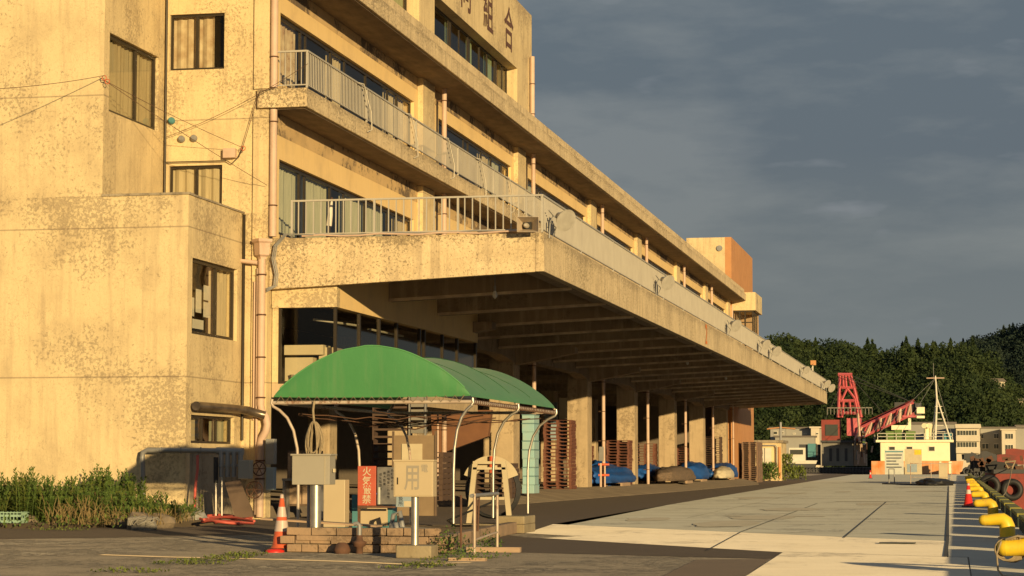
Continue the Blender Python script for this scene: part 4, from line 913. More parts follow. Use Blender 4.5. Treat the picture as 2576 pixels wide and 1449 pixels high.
# mint crate
def crate(w_, d_, h, m, name='crate', label='', group=None, loc=(0,0,0), rz=0):
    b = MB(); t = .02
    for k in range(3): 
        z0 = h*k/3; z1 = z0 + h*.13
        b.box(-w_/2,w_/2,-d_/2,-d_/2+t,z0,z1).box(-w_/2,w_/2,d_/2-t,d_/2,z0,z1).box(-w_/2,-w_/2+t,-d_/2+t,d_/2-t,z0,z1).box(w_/2-t,w_/2,-d_/2+t,d_/2-t,z0,z1)
    b.box(-w_/2-.008,w_/2+.008,-d_/2-.008,d_/2+.008,h*.88,h*.93); b.box(-w_/2+t,w_/2-t,-d_/2+t,d_/2-t,0,.02)
    n = 7
    for k in range(n+1):
        x = -w_/2+t/2 + (w_-t)*k/n
        b.box(x-.008,x+.008,-d_/2+.002,-d_/2+t-.002,.01,h*.95).box(x-.008,x+.008,d_/2-t+.002,d_/2-.002,.01,h*.95)
        y = -d_/2+t/2 + (d_-t)*k/n
        b.box(-w_/2+.002,-w_/2+t-.002,y-.008,y+.008,.01,h*.95).box(w_/2-t+.002,w_/2-.002,y-.008,y+.008,.01,h*.95)
    return b.build(name, M[m], loc=loc, rz=rz)
q = at_z(14,1330,0); tag(crate(.5,.36,.33,'mint', loc=(q.x,q.y+.3,.0), name='plastic_crate'), "mint green slatted plastic crate at the edge of the weed bed", "crate")
# small weeds on the foreground
b = MB(); b2 = MB()
def ivy(bb, cx, cy, z, rx, ry, hz, n, ls):
    for k in range(n):
        a = random.uniform(0,6.283); r_ = random.random()**.6; z_ = z + hz*random.random()*(1-r_*.6)
        a2 = random.uniform(0,6.283); el = random.uniform(-.2,1.2)
        leaf_quad(bb, Vector((cx+rx*r_*math.cos(a), cy+ry*r_*math.sin(a), z_)), Vector((math.cos(a2)*math.cos(el),math.sin(a2)*math.cos(el),math.sin(el))), Vector((.1,.1,1)), ls, ls*.6)
for (px, py, rx, hz, n) in ((1130,1395,.28,.42,420),(1225,1385,.22,.35,300),(1190,1405,.5,.12,200),(830,1385,.06,.15,40)):
    q = at_z(px, py, 0); ivy(b, q.x, q.y+.1, 0, rx, .22, hz, n, .045)
for (px, py, rx, hz, n) in ((1080,1425,.35,.07,260),(470,1420,.5,.05,250),(520,1412,.4,.05,200),(580,1405,.35,.06,200),(620,1398,.3,.06,200),(520,1315,.25,.15,200),(150,1335,.6,.08,200),(1150,1410,.5,.06,160),(1010,1430,.4,.03,80),(330,1440,.5,.05,160)):
    q = at_z(px, py, 0); ivy(b2, q.x, q.y, 0, rx, .25, hz, n, .04)
tag(b.build('ground_ivy', M['leaf'], loc=(0,0,0)), "green weeds growing at the plinth and guard rail feet", "weeds", kind='stuff')
tag(b2.build('crack_grass', M['leaf2'], loc=(0,0,0)), "low grass growing from cracks in the old asphalt", "grass", kind='stuff')

# ================================================================== LIGHTS, SPEAKER AND BULBS ON THE CANOPY
def floodlight(label, Y, Z, tilt, s=1.0, flip=1):
    s *= .78; t_ = thing("floodlight", label, "floodlight", (CXE+.06, Y, Z), group="floodlights along the canopy edge")
    b = MB().lathe((0,0,0), [(.06*s,-.16*s),(.09*s,-.14*s),(.11*s,-.05*s),(.2*s,.06*s),(.29*s,.2*s)], 20)
    o = b.build('lamp_shade', M['shade_metal'], t_); o.location = (.22,.1,.22); o.rotation_mode = 'QUATERNION'; o.rotation_quaternion = Vector((.66,-.58,-.42)).to_track_quat('Z','Y')
    b = MB().lathe((0,0,0), [(.10*s,.0),(.27*s,.19*s)], 20); g2 = b.build('lens', M['lamp_glass'], o)
    MB().tube([(-.02,-.1,-.25),(.0,-.1,.1),(.05,0,.25),(.2,.1*flip,.2)], .018, 6).tube([(0,-.25,.35),(.06,-.02,.25)], .012, 5).tube([(.0,-.15,.12),(.1,.1,.0),(.0,.1,-.25)], .01, 5).build('bracket', M['gauge'], t_)
    return t_
floodlight("large floodlight at the near corner of the canopy beside the horn speaker", 47.9, 6.45, 20, 1.15)
floodlight("second floodlight from the near canopy corner before the number two", 65.6, 6.5, 20, 1.1)
floodlight("third floodlight from the near corner above the far half of the canopy edge", 86.5, 6.5, 20, 1.15)
floodlight("fourth floodlight, left one of a close pair on the canopy edge", 100.5, 6.5, 10, 1.1)
floodlight("fifth floodlight, right one of a close pair on the canopy edge", 106.5, 6.5, 20, 1.2)
floodlight("sixth floodlight from the near corner close to the canopy end", 128.0, 6.5, 20, 1.1)
floodlight("pale floodlight in front of the last one at the canopy tip", 148.5, 6.45, 20, 1.3)
floodlight("last floodlight at the far tip of the canopy", 153.5, 6.35, 30, 1.4)
t_ = thing("horn_speaker", "grey rectangular horn loudspeaker on the near canopy corner", "loudspeaker", (-9.15,47.25,6.42))
b = MB(); b.add([(-.24,-.32,-.17),(.24,-.32,-.17),(.24,-.32,.17),(-.24,-.32,.17),(-.07,.1,-.06),(.07,.1,-.06),(.07,.1,.06),(-.07,.1,.06)], [(0,4,5,1),(1,5,6,2),(2,6,7,3),(3,7,4,0),(4,7,6,5)])
o = b.build('horn', M['horn'], t_); md = o.modifiers.new('s','SOLIDIFY'); md.thickness = .015; o.rotation_euler.z = R(14)
MB().box(-.10,.10,-.02,-.01,-.09,.09).build('throat', M['black'], t_)
MB().lathe((0,0,0), [(.055,-.1),(.055,.16),(.03,.2)], 12).build('driver', M['shade_metal'], t_).rotation_euler.x = R(90)
MB().tube([(-.05,.1,.05),(-.05,.15,.2)], .012, 5).tube([(0,.2,-.14),(0,.1,0)], .015, 6).build('bracket', M['gauge'], t_)
t_ = thing("lamp_post", "small lamp on a short post standing at the canopy's far end", "lamp", (-9.2,146,6.28)); MB().tube([(0,0,0),(0,0,1.5)], .05, 8).tube([(-.05,0,1.3),(-.4,-2.5,.6)], .02, 5).build('post', M['white'], t_); MB().obox((.05,0,1.62),(.35,.3,.28)).lathe((.1,-.1,1.45), [(.13,0),(.08,.12)], 10).build('lamp_head', M['orange'], t_)
# bulbs under the canopy
def bulb(label, x, y, z, grp="bare bulbs under the canopy"):
    t_ = thing("hanging_bulb", label, "light bulb", (x, y, z), group=grp)
    MB().tube([(0,0,.22),(0,0,6.05-z)], .012, 5).build('flex', M['gauge'], t_); MB().lathe((0,0,0), [(.03,.12),(.03,.24)], 8).build('lamp_holder', M['gauge'], t_)
    MB().lathe((0,0,0), [(.01,-.06),(.055,-.02),(.065,.04),(.03,.12)], 12).build('bulb', M['lamp_glass'], t_); return t_
bl = ["nearest bare bulb hanging under the front of the canopy","second nearest bare bulb under the canopy","third bare bulb hanging from the front of the canopy","fourth bare bulb hanging from the front of the canopy","fifth bare bulb hanging from the front of the canopy","sixth bare bulb hanging from the front of the canopy","seventh bare bulb hanging from the front of the canopy","eighth bare bulb hanging far under the canopy","ninth bare bulb hanging near the canopy's far end","last bare bulb near the far end of the canopy"]
P10 = [at_y(1245,745,50.3), at_x(1505,818,-11), at_x(1667,893,-11), at_x(1729,915,-11), at_x(1782,936,-11), at_x(1826,953,-11), at_x(1863,966,-11), at_x(1926,990,-11), at_x(1975,1005,-11), at_x(1997,1014,-11)]
for l_, q in zip(bl, P10): bulb(l_, q.x, q.y, q.z)
# cables on the end wall and canopy edge
def cable(label, pts, r, m='bronze', name='cable', cat='cable'): return tag(MB().tube(pts, r, 6).build(name, M[m]), label, cat)
def sagc(a, b_, d, n=14): return [a.lerp(b_, i/n) - Vector((0,0,d*4*(i/n)*(1-i/n))) for i in range(n+1)]
cable("thin cable sagging from the drain pipe up to the balcony corner", sagc(at_y(418,345,47.25), at_y(775,160,46.9), .12), .006, 'band')
cable("thin wire slanting down from the tower window across the end wall", sagc(at_y(250,195,43.6), at_y(612,372,47.2), .05), .006, 'band')
cable("second thin wire slanting down to the corner downpipe", sagc(at_y(260,200,43.6), at_y(672,466,47.2), .05), .006, 'band')
cable("pair of overhead wires crossing the left wall to the tower corner", sagc(at_y(-60,226,40), at_y(262,190,43.6), .05), .007, 'band')
cable("cable running along the head of the lower end window", [at_y(418,408,47.3), at_y(500,406,47.3), at_y(570,404,47.3), at_y(583,412,47.3), at_y(600,395,47.3), at_y(612,370,47.3)], .012, 'bronze')
cable("cable drooping from the balcony corner down to the junction box", [at_y(690,222,47.2), at_y(655,228,47.2), at_y(640,270,47.25), at_y(620,340,47.25), at_y(610,372,47.25)], .007, 'band')
t_ = tag(MB().box(*[v for v in (at_y(563,376,47.3).x, at_y(593,376,47.3).x)], 47.22, 47.39, at_y(570,398,47.3).z, at_y(570,374,47.3).z).build('junction_box', M['pipe'], bevel=.01), "small pink-grey junction box on the end wall", "junction box")
lp = MB()
for (px, py, Y) in ((612,373,47.2),(262,196,43.6),(270,205,43.55)): lp.tube(wheel_pts(at_y(px,py,Y), .05, 10, 'y'), .009, 4, closed=True)
tag(lp.build('wire_loop', M['cone_red']), "small red insulator loops where the wires are fixed", "wire loops")
for k in range(3):
    o_ = .035*k
    cable(["leftmost of three grey conduits curving down beside the hopper","middle of three grey conduits curving down beside the hopper","rightmost of three grey conduits curving down beside the hopper"][k],
      [Vector((-14.1+o_,47.32,6.33)), Vector((-14.7+o_,47.3,6.36)), Vector((-14.93+o_,47.28,6.1)), Vector((-14.98+o_,47.28,5.8)), Vector((-14.9+o_,47.28,5.45)), Vector((-14.93+o_,47.28,5.2)), Vector((-15.1,47.27,5.14-o_))], .014, 'gauge')
cable("pale cables lying along the top of the canopy end", [Vector((-14.3+i*.45, 47.33+.02*math.sin(i), 6.31+.02*math.sin(i*1.9))) for i in range(12)], .022, 'pipe')
cable("second pale cable lying along the canopy end top", [Vector((-14.0+i*.45, 47.36+.02*math.sin(i*1.3), 6.33+.02*math.cos(i*1.5))) for i in range(11)], .018, 'gauge')
t_ = thing("parasol", "closed white parasol leaning on the canopy railing", "parasol", (-13.9,48.0,6.3)); MB().tube([(0,0,0),(.1,0,.95)], .015, 6).build('pole', M['band'], t_); MB().tube([(.03,0,.3),(.06,0,.55),(.1,0,.9)], [.07,.06,.02], 8).build('folded_canopy', M['white'], t_)
# outdoor units on the canopy deck
def aircon(label, y, x=-14.6):
    t_ = thing("air_conditioner", label, "air conditioner", (x, y, 6.28), group="outdoor units on the canopy deck")
    MB().box(-.15,.15,-.4,.4,.6,1.2).build('casing', M['white'], t_, bevel=.01); MB().lathe((0,0,0), [(.22,0),(.22,.02)], 16).build('fan_grille', M['gauge'], t_).matrix_local = Matrix.Translation((.15,0,.9)) @ Matrix.Rotation(R(90),4,'Y')
    MB().box(-.15,.15,-.4,-.36,0,.6).box(-.15,.15,.36,.4,0,.6).build('stand', M['gauge'], t_); return t_
aircon("nearest outdoor unit showing above the canopy railing", 97.5); aircon("middle outdoor unit showing above the canopy railing", 112.5); aircon("farthest outdoor unit showing above the canopy railing", 127.5)
t_ = thing("air_conditioner", "grey outdoor unit standing on the balcony beside the third downpipe", "air conditioner", (-14.6,76.2,9.67)); MB().box(-.15,.15,-.4,.4,.1,1.0).build('casing', M['gauge'], t_, bevel=.01); MB().box(-.15,.15,-.3,.3,.0,.1).build('stand', M['bronze'], t_)
tag(MB().lathe((-15.6,77.6,17.5), [(.28,0),(.26,.15),(.15,.26),(.02,.3)], 16).build('dome_vent', M['white']), "white dome vent on the rooftop corner", "vent")
t_ = thing("tv_aerial", "thin television aerial standing behind the canopy rail", "aerial", (-12.5,78,6.28)); MB().tube([(0,0,0),(0,0,1.7)], .02, 5).tube([(-.6,0,1.65),(.9,.3,1.75)], .012, 4).build('mast', M['gauge'], t_); MB().tube([(-.3,-.25,1.67),(-.3,.25,1.67)], .008, 4).tube([(.2,-.25,1.7),(.2,.25,1.7)], .008, 4).build('elements', M['gauge'], t_)

# ================================================================== PALLETS, CRATES, TARPS IN THE HALL
def pallet_mesh(m):
    b = MB()
    for k in range(6): b.box(-.55,.55,-.55+.2*k,-.55+.2*k+.1,.122,.138)
    for k in range(3): b.box(-.55+.5*k,-.55+.5*k+.1,-.55,.55,.022,.12)
    for k in range(3): b.box(-.55,.55,-.55+.5*k,-.55+.5*k+.1,.002,.02)
    return b.build('pallet', M[m], loc=(0,0,0))
protos = {m: None for m in ('pallet','pallet_dark','pallet_grey')}
def stack(x, y, n, m, label, group, rz=0, z=.276, jit=.02):
    for i in range(n):
        if protos[m] is None: o = pallet_mesh(m); protos[m] = o
        else: o = protos[m].copy(); COL.objects.link(o)
        o.location = (x+random.uniform(-jit,jit), y+random.uniform(-jit,jit), z+.14*i); o.rotation_euler.z = rz + random.uniform(-.02,.02)
        tag(o, label, "pallet", group)
random.seed(2)
stack(-15.1,84.6,19,'pallet',"red-brown pallet in the tall stack left of the broad second pillar","tall pallet stack by the blue-white crates")
stack(-17.2,101.8,13,'pallet',"red-brown pallet in the near stack between the second and third pillars","pallet stack between second and third pillars")
stack(-15.75,104.4,15,'pallet',"red-brown pallet in the stack close behind the third pillar","pallet stack behind the third pillar")
stack(-16.7,120.5,15,'pallet',"red-brown pallet in the stack between the third and fourth pillars","pallet stack between third and fourth pillars")
stack(-16.6,134,14,'pallet',"red-brown pallet in the stack between the fourth and fifth pillars","pallet stack between fourth and fifth pillars")
stack(-15.9,147.2,20,'pallet_dark',"dark brown pallet in the tall stack at the far end of the hall","tall dark pallet stack at the far end")
for j, yy in enumerate((154.6,156.0,157.4)):
    stack(-14.1,yy,20,'pallet_grey',["brown pallet in the nearest stack outside the far end","brown pallet in the middle stack outside the far end","brown pallet in the last stack outside the far end"][j],"block of brown pallets outside the far end", z=.006)
stack(-13.6,56.5,9,'pallet_dark',"dark pallet in the low stack beneath the glazed office","low dark stack beneath the office")
stack(-12.6,60.5,7,'pallet_dark',"dark pallet in the short stack behind the hose reel","short dark stack behind the hose reel")
for i in range(9):
    t_ = thing("fish_box", "pale cyan fish box in the single column beside the red-brown pallets", "box", (-13.75,71.6,.277+.287*i), random.uniform(-.03,.03), "column of cyan fish boxes")
    MB().box(-.2,.2,-.42,.42,0,.255).build('box_body', M['cyan'], t_, bevel=.01); MB().box(-.21,.21,-.43,.43,.256,.283).build('lid', M['cyan_dark'] if i % 3 else M['cyan'], t_)
def lump(name, label, cat, c, rx, ry, rz_, m, seed, fold=.16, grp=None, base=True):
    import bmesh
    bm = bmesh.new(); bmesh.ops.create_icosphere(bm, subdivisions=4, radius=1); b = MB()
    for v in bm.verts:
        p = v.co; d = 1 + fold*noise.noise(p*2.1+Vector((seed,0,seed*2))) + fold*.5*noise.noise(p*5.3+Vector((0,seed,0))) + fold*.55*abs(noise.noise(Vector((p.x*6,p.y*11,p.z*3+seed)))) - fold*.35*abs(noise.noise(Vector((p.x*3+seed,p.y*16,p.z*5))))
        z = max(0, p.z+.25)**.75 if p.z > -.25 else 0
        w2 = 1.05 if p.z < .1 else 1
        v.co = Vector((p.x*rx*d*w2, p.y*ry*d*w2, z*rz_*d/1.18))
    b.add([v.co.copy() for v in bm.verts], [tuple(v.index for v in f.verts) for f in bm.faces], True); bm.free()
    o = b.build(name, M[m], loc=c); return tag(o, label, cat, grp)
def low_pallet(x, y, label, z=.277, m='wood'):
    b = MB()
    for k in range(6): b.box(-.8,.8,-1.2+.42*k,-1.2+.42*k+.25,.12,.14)
    for k in range(3): b.box(-.8+.75*k,-.8+.75*k+.1,-1.2,1.2,0,.119)
    return tag(b.build('low_pallet', M[m], loc=(x,y,z)), label, "pallet")
for (x, y, l2) in ((-15.3,98.2,"pale low pallet under the first blue tarp"),(-15.3,110.5,"low pallet under the second blue tarp"),(-14.2,113,"low pallet under the brown net heap"),(-14.9,126,"low pallet under the third blue tarp"),(-14.8,141,"low pallet under the last blue tarp")): low_pallet(x, y, l2)
lump("tarp_bundle","flat-topped blue tarp bundle between the second and third pillars","tarp",(-15.55,99.3,.42),.95,5.4,.80,'blue_tarp',1.3,.14)
lump("tarp_bundle","crumpled blue tarp bundle just right of the third pillar","tarp",(-15.5,112.0,.42),.85,3.2,.78,'blue_tarp',2.7,.22)
lump("net_heap","brown fishing net heap in front of the fourth pillar","fishing net",(-14.1,112.3,.42),.75,5.2,.74,'net',3.9,.12)
lump("tarp_bundle","glossy round blue tarp bundle right of the fourth pillar","tarp",(-14.9,126.3,.42),.9,3.9,.98,'blue_tarp',4.4,.10)
lump("tarp_bundle","blue tarp hood wrapped round a pale sack","tarp",(-14.9,142.3,.42),.9,6.2,.92,'blue_tarp',5.9,.14)
lump("sack","pale sack bulging from the last blue tarp","sack",(-14.3,138.0,.40),.62,2.6,.70,'sack',6.2,.10)
lump("tarp_bundle","small blue tarp heap at the foot of the inner pallet stack","tarp",(-15.8,98.7,.277),.7,1.6,1.1,'blue_tarp',7.7,.2)
t_ = thing("hydrant_valve", "rusty orange valve assembly at the foot of the second pillar", "valve", (-14.72,92.9,.277))
for (a, c_, r_) in ((0,0,.05),(.16,.1,.04)): MB().tube([(a-.1,c_,0),(a-.1,c_,1.0)], r_, 8).build('riser', M['pipe'], t_)
MB().tube([(-.2,0,.95),(.25,.1,.95)], .05, 8).tube([(-.2,0,.5),(.25,.1,.5)], .05, 8).build('cross_pipe', M['cone_red'], t_); MB().box(-.2,.0,.2,.35,1.1,1.7).build('switch_box', M['gauge'], t_)
box_thing('wall_cabinet',"beige equipment box mounted high inside between second and third pillars","cabinet",-18.6,-17.6,104,104.4,3.4,4.4,'cream')
box_thing('wall_cabinet',"pale tall panel inside the hall beside the equipment box","cabinet",-19.4,-18.8,104.5,104.7,2.4,4.2,'blue_sign')

# ================================================================== UTILITY HUT AND BUSH
hut = thing("utility_hut", "small cream utility hut with a flat roof and panel box", "hut", (-14.1,172,0))
MB().box(-15.15,-13.15,170,175,0,2.9).build('hut_wall', M['plaster'], hut, world=True); MB().box(-15.3,-13.0,169.8,175.2,2.9,3.1).build('roof', M['dirty_plaster'], hut, world=True)
MB().box(-14.9,-13.9,169.7,169.998,1.3,2.5).build('panel_box', M['white'], hut, world=True, bevel=.02)
MB().box(-14.42,-14.38,169.68,169.699,1.3,2.5).build('door_gap', M['bronze'], hut, world=True); MB().box(-13.35,-13.2,169.9,169.998,.2,2.6).build('rust_streak', M['ship_rust'], hut, world=True)
MB().tube([(-15.0,169.8,2.7),(-13.6,169.8,2.7),(-13.5,169.8,2.55),(-13.5,169.8,1.1),(-13.8,169.8,.95)], .05, 6).build('conduit', M['gauge'], hut, world=True)
random.seed(21)
def shrub(label, c, rx, h, n, m, ls):
    b = MB()
    for k in range(n):
        a = random.uniform(0,6.283); r_ = random.random()**.5; z_ = h*random.random()**.8; a2 = random.uniform(0,6.283); el = random.uniform(.1,1.4)
        leaf_quad(b, Vector((rx*r_*math.cos(a)*(1-.4*z_/h), rx*r_*math.sin(a)*(1-.4*z_/h), z_)), Vector((math.cos(a2)*math.cos(el),math.sin(a2)*math.cos(el),math.sin(el))), Vector((.1,.1,1)), ls, ls*.35)
    t_ = thing("shrub", label, "shrub", c); b.build('foliage', M[m], t_); MB().tube([(0,0,0),(.03,0,h*.7)], .03, 5).build('stem', M['bark'], t_)
shrub("tall dark weeds in front of the utility hut", (-14.0,168.5,0), .95, 1.25, 600, 'leaf', .3)
shrub("bright green bush right of the utility hut", (-12.9,171.0,0), .9, 1.9, 700, 'leaf2', .3)
shrub("low bush beyond the utility hut", (-12.0,172.0,0), .7, 1.0, 300, 'leaf2', .3)

# ================================================================== QUAY EDGE
def bollard():
    t_ = thing("mooring_bollard", "x", "bollard", (0,0,0), group="yellow curved mooring bollards")
    pts = [(0,0,.0),(0,0,.12),(-.003,0,.2),(-.03,0,.27),(-.08,0,.31),(-.16,0,.315),(-.27,0,.305),(-.37,0,.30)]
    b = MB().tube(pts, [.125,.125,.125,.122,.112,.098,.092,.090], 20)
    b.lathe((0,0,0), [(.001,0),(.001,.001)], 3)
    o = b.build('bollard_post', M['yellow'], t_)
    b = MB(); 
    vs = []; n = 14
    for i in range(7):
        a = i/6*math.pi/2; 
        for k in range(n): vs.append((-.37-.085*math.sin(a), .09*math.cos(a)*math.cos(2*math.pi*k/n), .30+.09*math.cos(a)*math.sin(2*math.pi*k/n)))
    b.add(vs, [(i*n+k, i*n+(k+1)%n, (i+1)*n+(k+1)%n, (i+1)*n+k) for i in range(6) for k in range(n)], True); b.build('horn_tip', M['yellow'], t_)
    MB().lathe((0,0,0), [(.155,0),(.15,.03),(.13,.035)], 20).build('foot_ring', M['block'], t_)
    return t_
bo = bollard()
BY = [24.6, 36.9, 53.2, 69, 85, 101, 117, 133, 150, 166]
BL = ["nearest yellow bollard with ropes looped over its horn","second nearest yellow bollard, whole in view","third yellow bollard just behind the red cone's base","fourth yellow bollard beside the red cone","fifth yellow bollard from the camera","sixth yellow bollard from the camera","seventh yellow bollard from the camera","eighth yellow bollard from the camera","ninth yellow bollard from the camera","farthest yellow bollard at the end of the row"]
for k, (y, l_) in enumerate(zip(BY, BL)):
    o = bo if k == 0 else copy_tree(bo); o.location = (.78+.0015*(y-36), y, .008); o['label'] = l_
bo.location.x = .86
b = MB(); random.seed(6)
for k in range(6):
    b.tube([Vector((.50+.03*k,24.55,.40)), Vector((.62,24.5+.02*k,.44)), Vector((.9,24.6+.03*k,.40)), Vector((1.2,24.7+.04*k,.33)), Vector((1.6,24.9,.2))], .012, 5)
    b.tube([(x, 24.6+.012*k, z) for x, y_, z in wheel_pts((.5+.015*k,0,.29), .115+.004*k, 14, 'y')], .011, 5, closed=True)
b.tube([(.45,24.5,.38),(.40,24.45,.25),(.41,24.4,.08),(.46,24.3,.02),(.6,24.0,.02)], .011, 5)
tag(b.build('mooring_rope', M['rope']), "grey ropes looped over the nearest bollard horn", "rope")
# edge blocks, green with mossy yellow tops
def edge_block():
    t_ = thing("kerb_block", "mossy yellow and dark green timber block along the quay edge", "kerb block", (0,0,0), group="kerb blocks along the quay edge")
    MB().box(-.12,.12,-2.35,2.35,0,.2).build('block_body', M['kerb_dark'], t_, bevel=.015); MB().box(-.125,.125,-2.355,2.355,.201,.27).build('block_top', M['kerb_yellow'], t_, bevel=.012); return t_
eb = edge_block(); y = 22.0; k = 0
while y < 262:
    o = eb if k == 0 else copy_tree(eb); o.location = (1.22+.001*y*.2, y, .01); y += 6.0; k += 1
# barrier rail, notice board, tarp lump, posts near the far end of the quay
t_ = thing("pipe_barrier", "low pipe barrier across the far quay in front of the cream ship", "barrier", (-1.7,140,0))
for x in (-2.85,-1.6,-.35): MB().tube([(x,140,0),(x,140,1.35)], .025, 6).build('post', M['oldsteel'], t_, world=True)
for z in (.45,1.3): MB().tube([(-2.85,140,z),(-.35,140,z)], .02, 6).build('rail', M['oldsteel'], t_, world=True)
box_thing('concrete_box',"pale concrete box by the barrier at the quay edge","box",-1.15,-.6,143,143.6,0,1.35,'cream')
lump("tarp_lump","long low black tarpaulin lump lying on the quay","tarp",(-1.3,133.5,.01),1.0,2.5,.42,'black',8.3,.2)
cable("dark hose line lying across the quay left of the black lump", [Vector((-4.6,141,.03)),Vector((-3.5,138.5,.03)),Vector((-2.4,136.5,.04)),Vector((-2.0,134.5,.05))], .05, 'black', 'hose_line', 'hose')
t_ = thing("bollard_stand", "small grey post stand left of the barrier", "post", (-4.3,150,0))
for s in (-.18,.18): MB().tube([(s,0,0),(s,0,.95)], .04, 6).build('post', M['gauge'], t_)
MB().tube([(-.18,0,.95),(.18,0,.95)], .04, 6).build('cross_bar', M['gauge'], t_)
t_ = thing("notice_board", "white notice board with lines of small writing on the far quay", "sign", at_z(2255,1192,0)+Vector((0,-12,0)))
s_ = t_.location.y/5560
MB().box(-22*s_,24*s_,0,.06,-.2,60*s_).build('sign_panel', M['sign_white'], t_); MB().box(-21*s_,23*s_,-.02,-.005,54*s_,57*s_).build('title_line', M['teal'], t_)
b = MB()
for k, (w0, w1) in enumerate(((-18,20),(-18,18),(-18,6),(-18,12),(-18,19))): b.box(w0*s_,w1*s_,-.02,-.005,(46-7.5*k)*s_,(48.6-7.5*k)*s_)
b.build('writing_lines', M['navy'], t_)
t_ = thing("notice_board", "pale board with a yellow label beside the white notice board", "sign", at_z(2305,1192,0)+Vector((0,-12,0)))
MB().box(-24*s_,18*s_,0,.06,-.2,62*s_).build('sign_panel', M['cream'], t_); MB().box(0,17*s_,-.02,-.005,48*s_,60*s_).build('yellow_label', M['yellow'], t_); MB().box(-18*s_,6*s_,-.02,-.005,5*s_,25*s_).build('blue_label', M['blue_sign'], t_)

# ================================================================== CREAM SHIP
YS = 318.
def sp(px, py, Y=YS): return at_y(px, py, Y)
ship = thing("work_ship", "cream deckhouse work ship with rusty orange hull and tall white mast", "ship", (-5.8, YS, -1.6))
a, c_ = sp(2192,1160), sp(2424,1160)
MB().prism([(a.x,YS,-1.8),(c_.x-.6,YS,-1.8),(c_.x,YS,a.z),(a.x,YS,a.z)], (0,12,0)).build('hull', M['ship_rust'], ship, world=True)
MB().box(a.x+5,c_.x-1,YS-.06,YS-.001,-1.7,.0).build('hull_band', M['hull_red'], ship, world=True)
b = MB()
for (u0, u1) in ((2225,2240),(2262,2272),(2368,2376),(2345,2350)): b.box(sp(u0,0).x, sp(u1,0).x, YS-.05, YS-.002, 0, a.z-.05)
b.build('pale_strake', M['ship_cream'], ship, world=True)
h0, h1 = sp(2214,1159), sp(2389,1112)
dh = MB().box(h0.x,h1.x,YS+1,YS+7,a.z,h1.z).build('deckhouse', M['ship_cream'], ship, world=True, bevel=.1)
p0, p1 = sp(2203,1112), sp(2399,1107); MB().box(p0.x,p1.x,YS+.6,YS+7.4,h1.z+.002,p1.z+.05).build('deck_roof', M['ship_cream'], ship, world=True)
for u in (2244, 2288, 2344):
    q = sp(u,1129,YS+1); wf = MB().box(q.x-.46,q.x+.46,YS+.94,YS+.998,q.z-.36,q.z+.36).build('window', M['white'], dh, world=True)
    MB().box(q.x-.38,q.x+.38,YS+.92,YS+.935,q.z-.28,q.z+.28).build('pane', M['far_glass'], wf, world=True)
q = sp(2389,1129,YS+1)
b = MB(); zt = p1.z+.08
for z in (.45,.9): b.box(p0.x+.2,p1.x-.1,YS+.8,YS+.86,zt+z-.04,zt+z+.03)
for k in range(9): x = p0.x+.25+(p1.x-p0.x-.4)*k/8; b.box(x-.04,x+.04,YS+.8,YS+.86,zt,zt+.93)
b.build('railing', M['white'], ship, world=True)
mx_ = sp(2355,1100).x; mt_ = sp(2355,922).z; sf = sp(2358,1003).z
MB().tube([(mx_-.15,YS+3,zt-.1),(mx_+.15,YS+3,sf),(mx_,YS+3,mt_-1.2)], [.16,.14,.1], 8).build('mast', M['white'], ship, world=True)
MB().tube([(mx_-.7,YS+4,zt-.1),(mx_+.1,YS+3.2,sf)], .11, 6).build('mast_stay', M['white'], ship, world=True); MB().tube([(mx_+2.0,YS+2.5,zt-.1),(mx_+.2,YS+3,sf)], .13, 6).build('mast_stay', M['white'], ship, world=True)
cz = sp(2355,949).z; MB().tube([(mx_-1.25,YS+3,cz),(mx_+1.25,YS+3,cz)], .09, 6).build('yard', M['pipe'], ship, world=True)
b = MB()
for k in range(5): b.box(mx_-.1+.0*k,mx_+.9+.2*k,YS+2.9,YS+3,sf-1-.9*k-.05,sf-1-.9*k+.03)
b.build('ladder', M['white'], ship, world=True); MB().tube([(mx_-.25,YS+3,cz),(mx_-.25,YS+3,mt_+.6)], .03, 4).build('antenna', M['gauge'], ship, world=True)
for u in (2330, 2342): q = sp(u,1106); MB().tube([(q.x,YS+4,zt-.2),(q.x,YS+4,zt+1.6),(q.x-.15,YS+3.6,zt+2.1),(q.x-.3,YS+3,zt+2.0)], .38, 10).build('ventilator', M['ship_cream'], ship, world=True)
for (u0, u1, v0, m) in ((2212,2232,1084,'ship_green'),(2234,2252,1080,'ship_green'),(2262,2286,1084,'ship_green'),(2358,2376,1088,'teal')): MB().box(sp(u0,0).x,sp(u1,0).x,YS+3,YS+5,zt-.1,sp(u0,v0).z).build('deck_machinery', M[m], ship, world=True)
q0, q1 = sp(2240,1080), sp(2290,1068); MB().box(q0.x,q1.x,YS+5,YS+6,q0.z,q1.z).box(q0.x+1.2,q0.x+1.6,YS+5,YS+6,zt-.1,q0.z).box(q1.x-.4,q1.x,YS+5.2,YS+5.8,q1.z,q1.z+1.0).build('deck_crane', M['ship_cream'], ship, world=True)
for (x1_, z1_) in ((p0.x+.3, zt+.9), (p1.x-.3, zt+.9), (p0.x+3, zt)): MB().tube([(mx_,YS+3,cz), (x1_,YS+3,z1_)], .025, 4).build('rigging_wire', M['gauge'], ship, world=True)
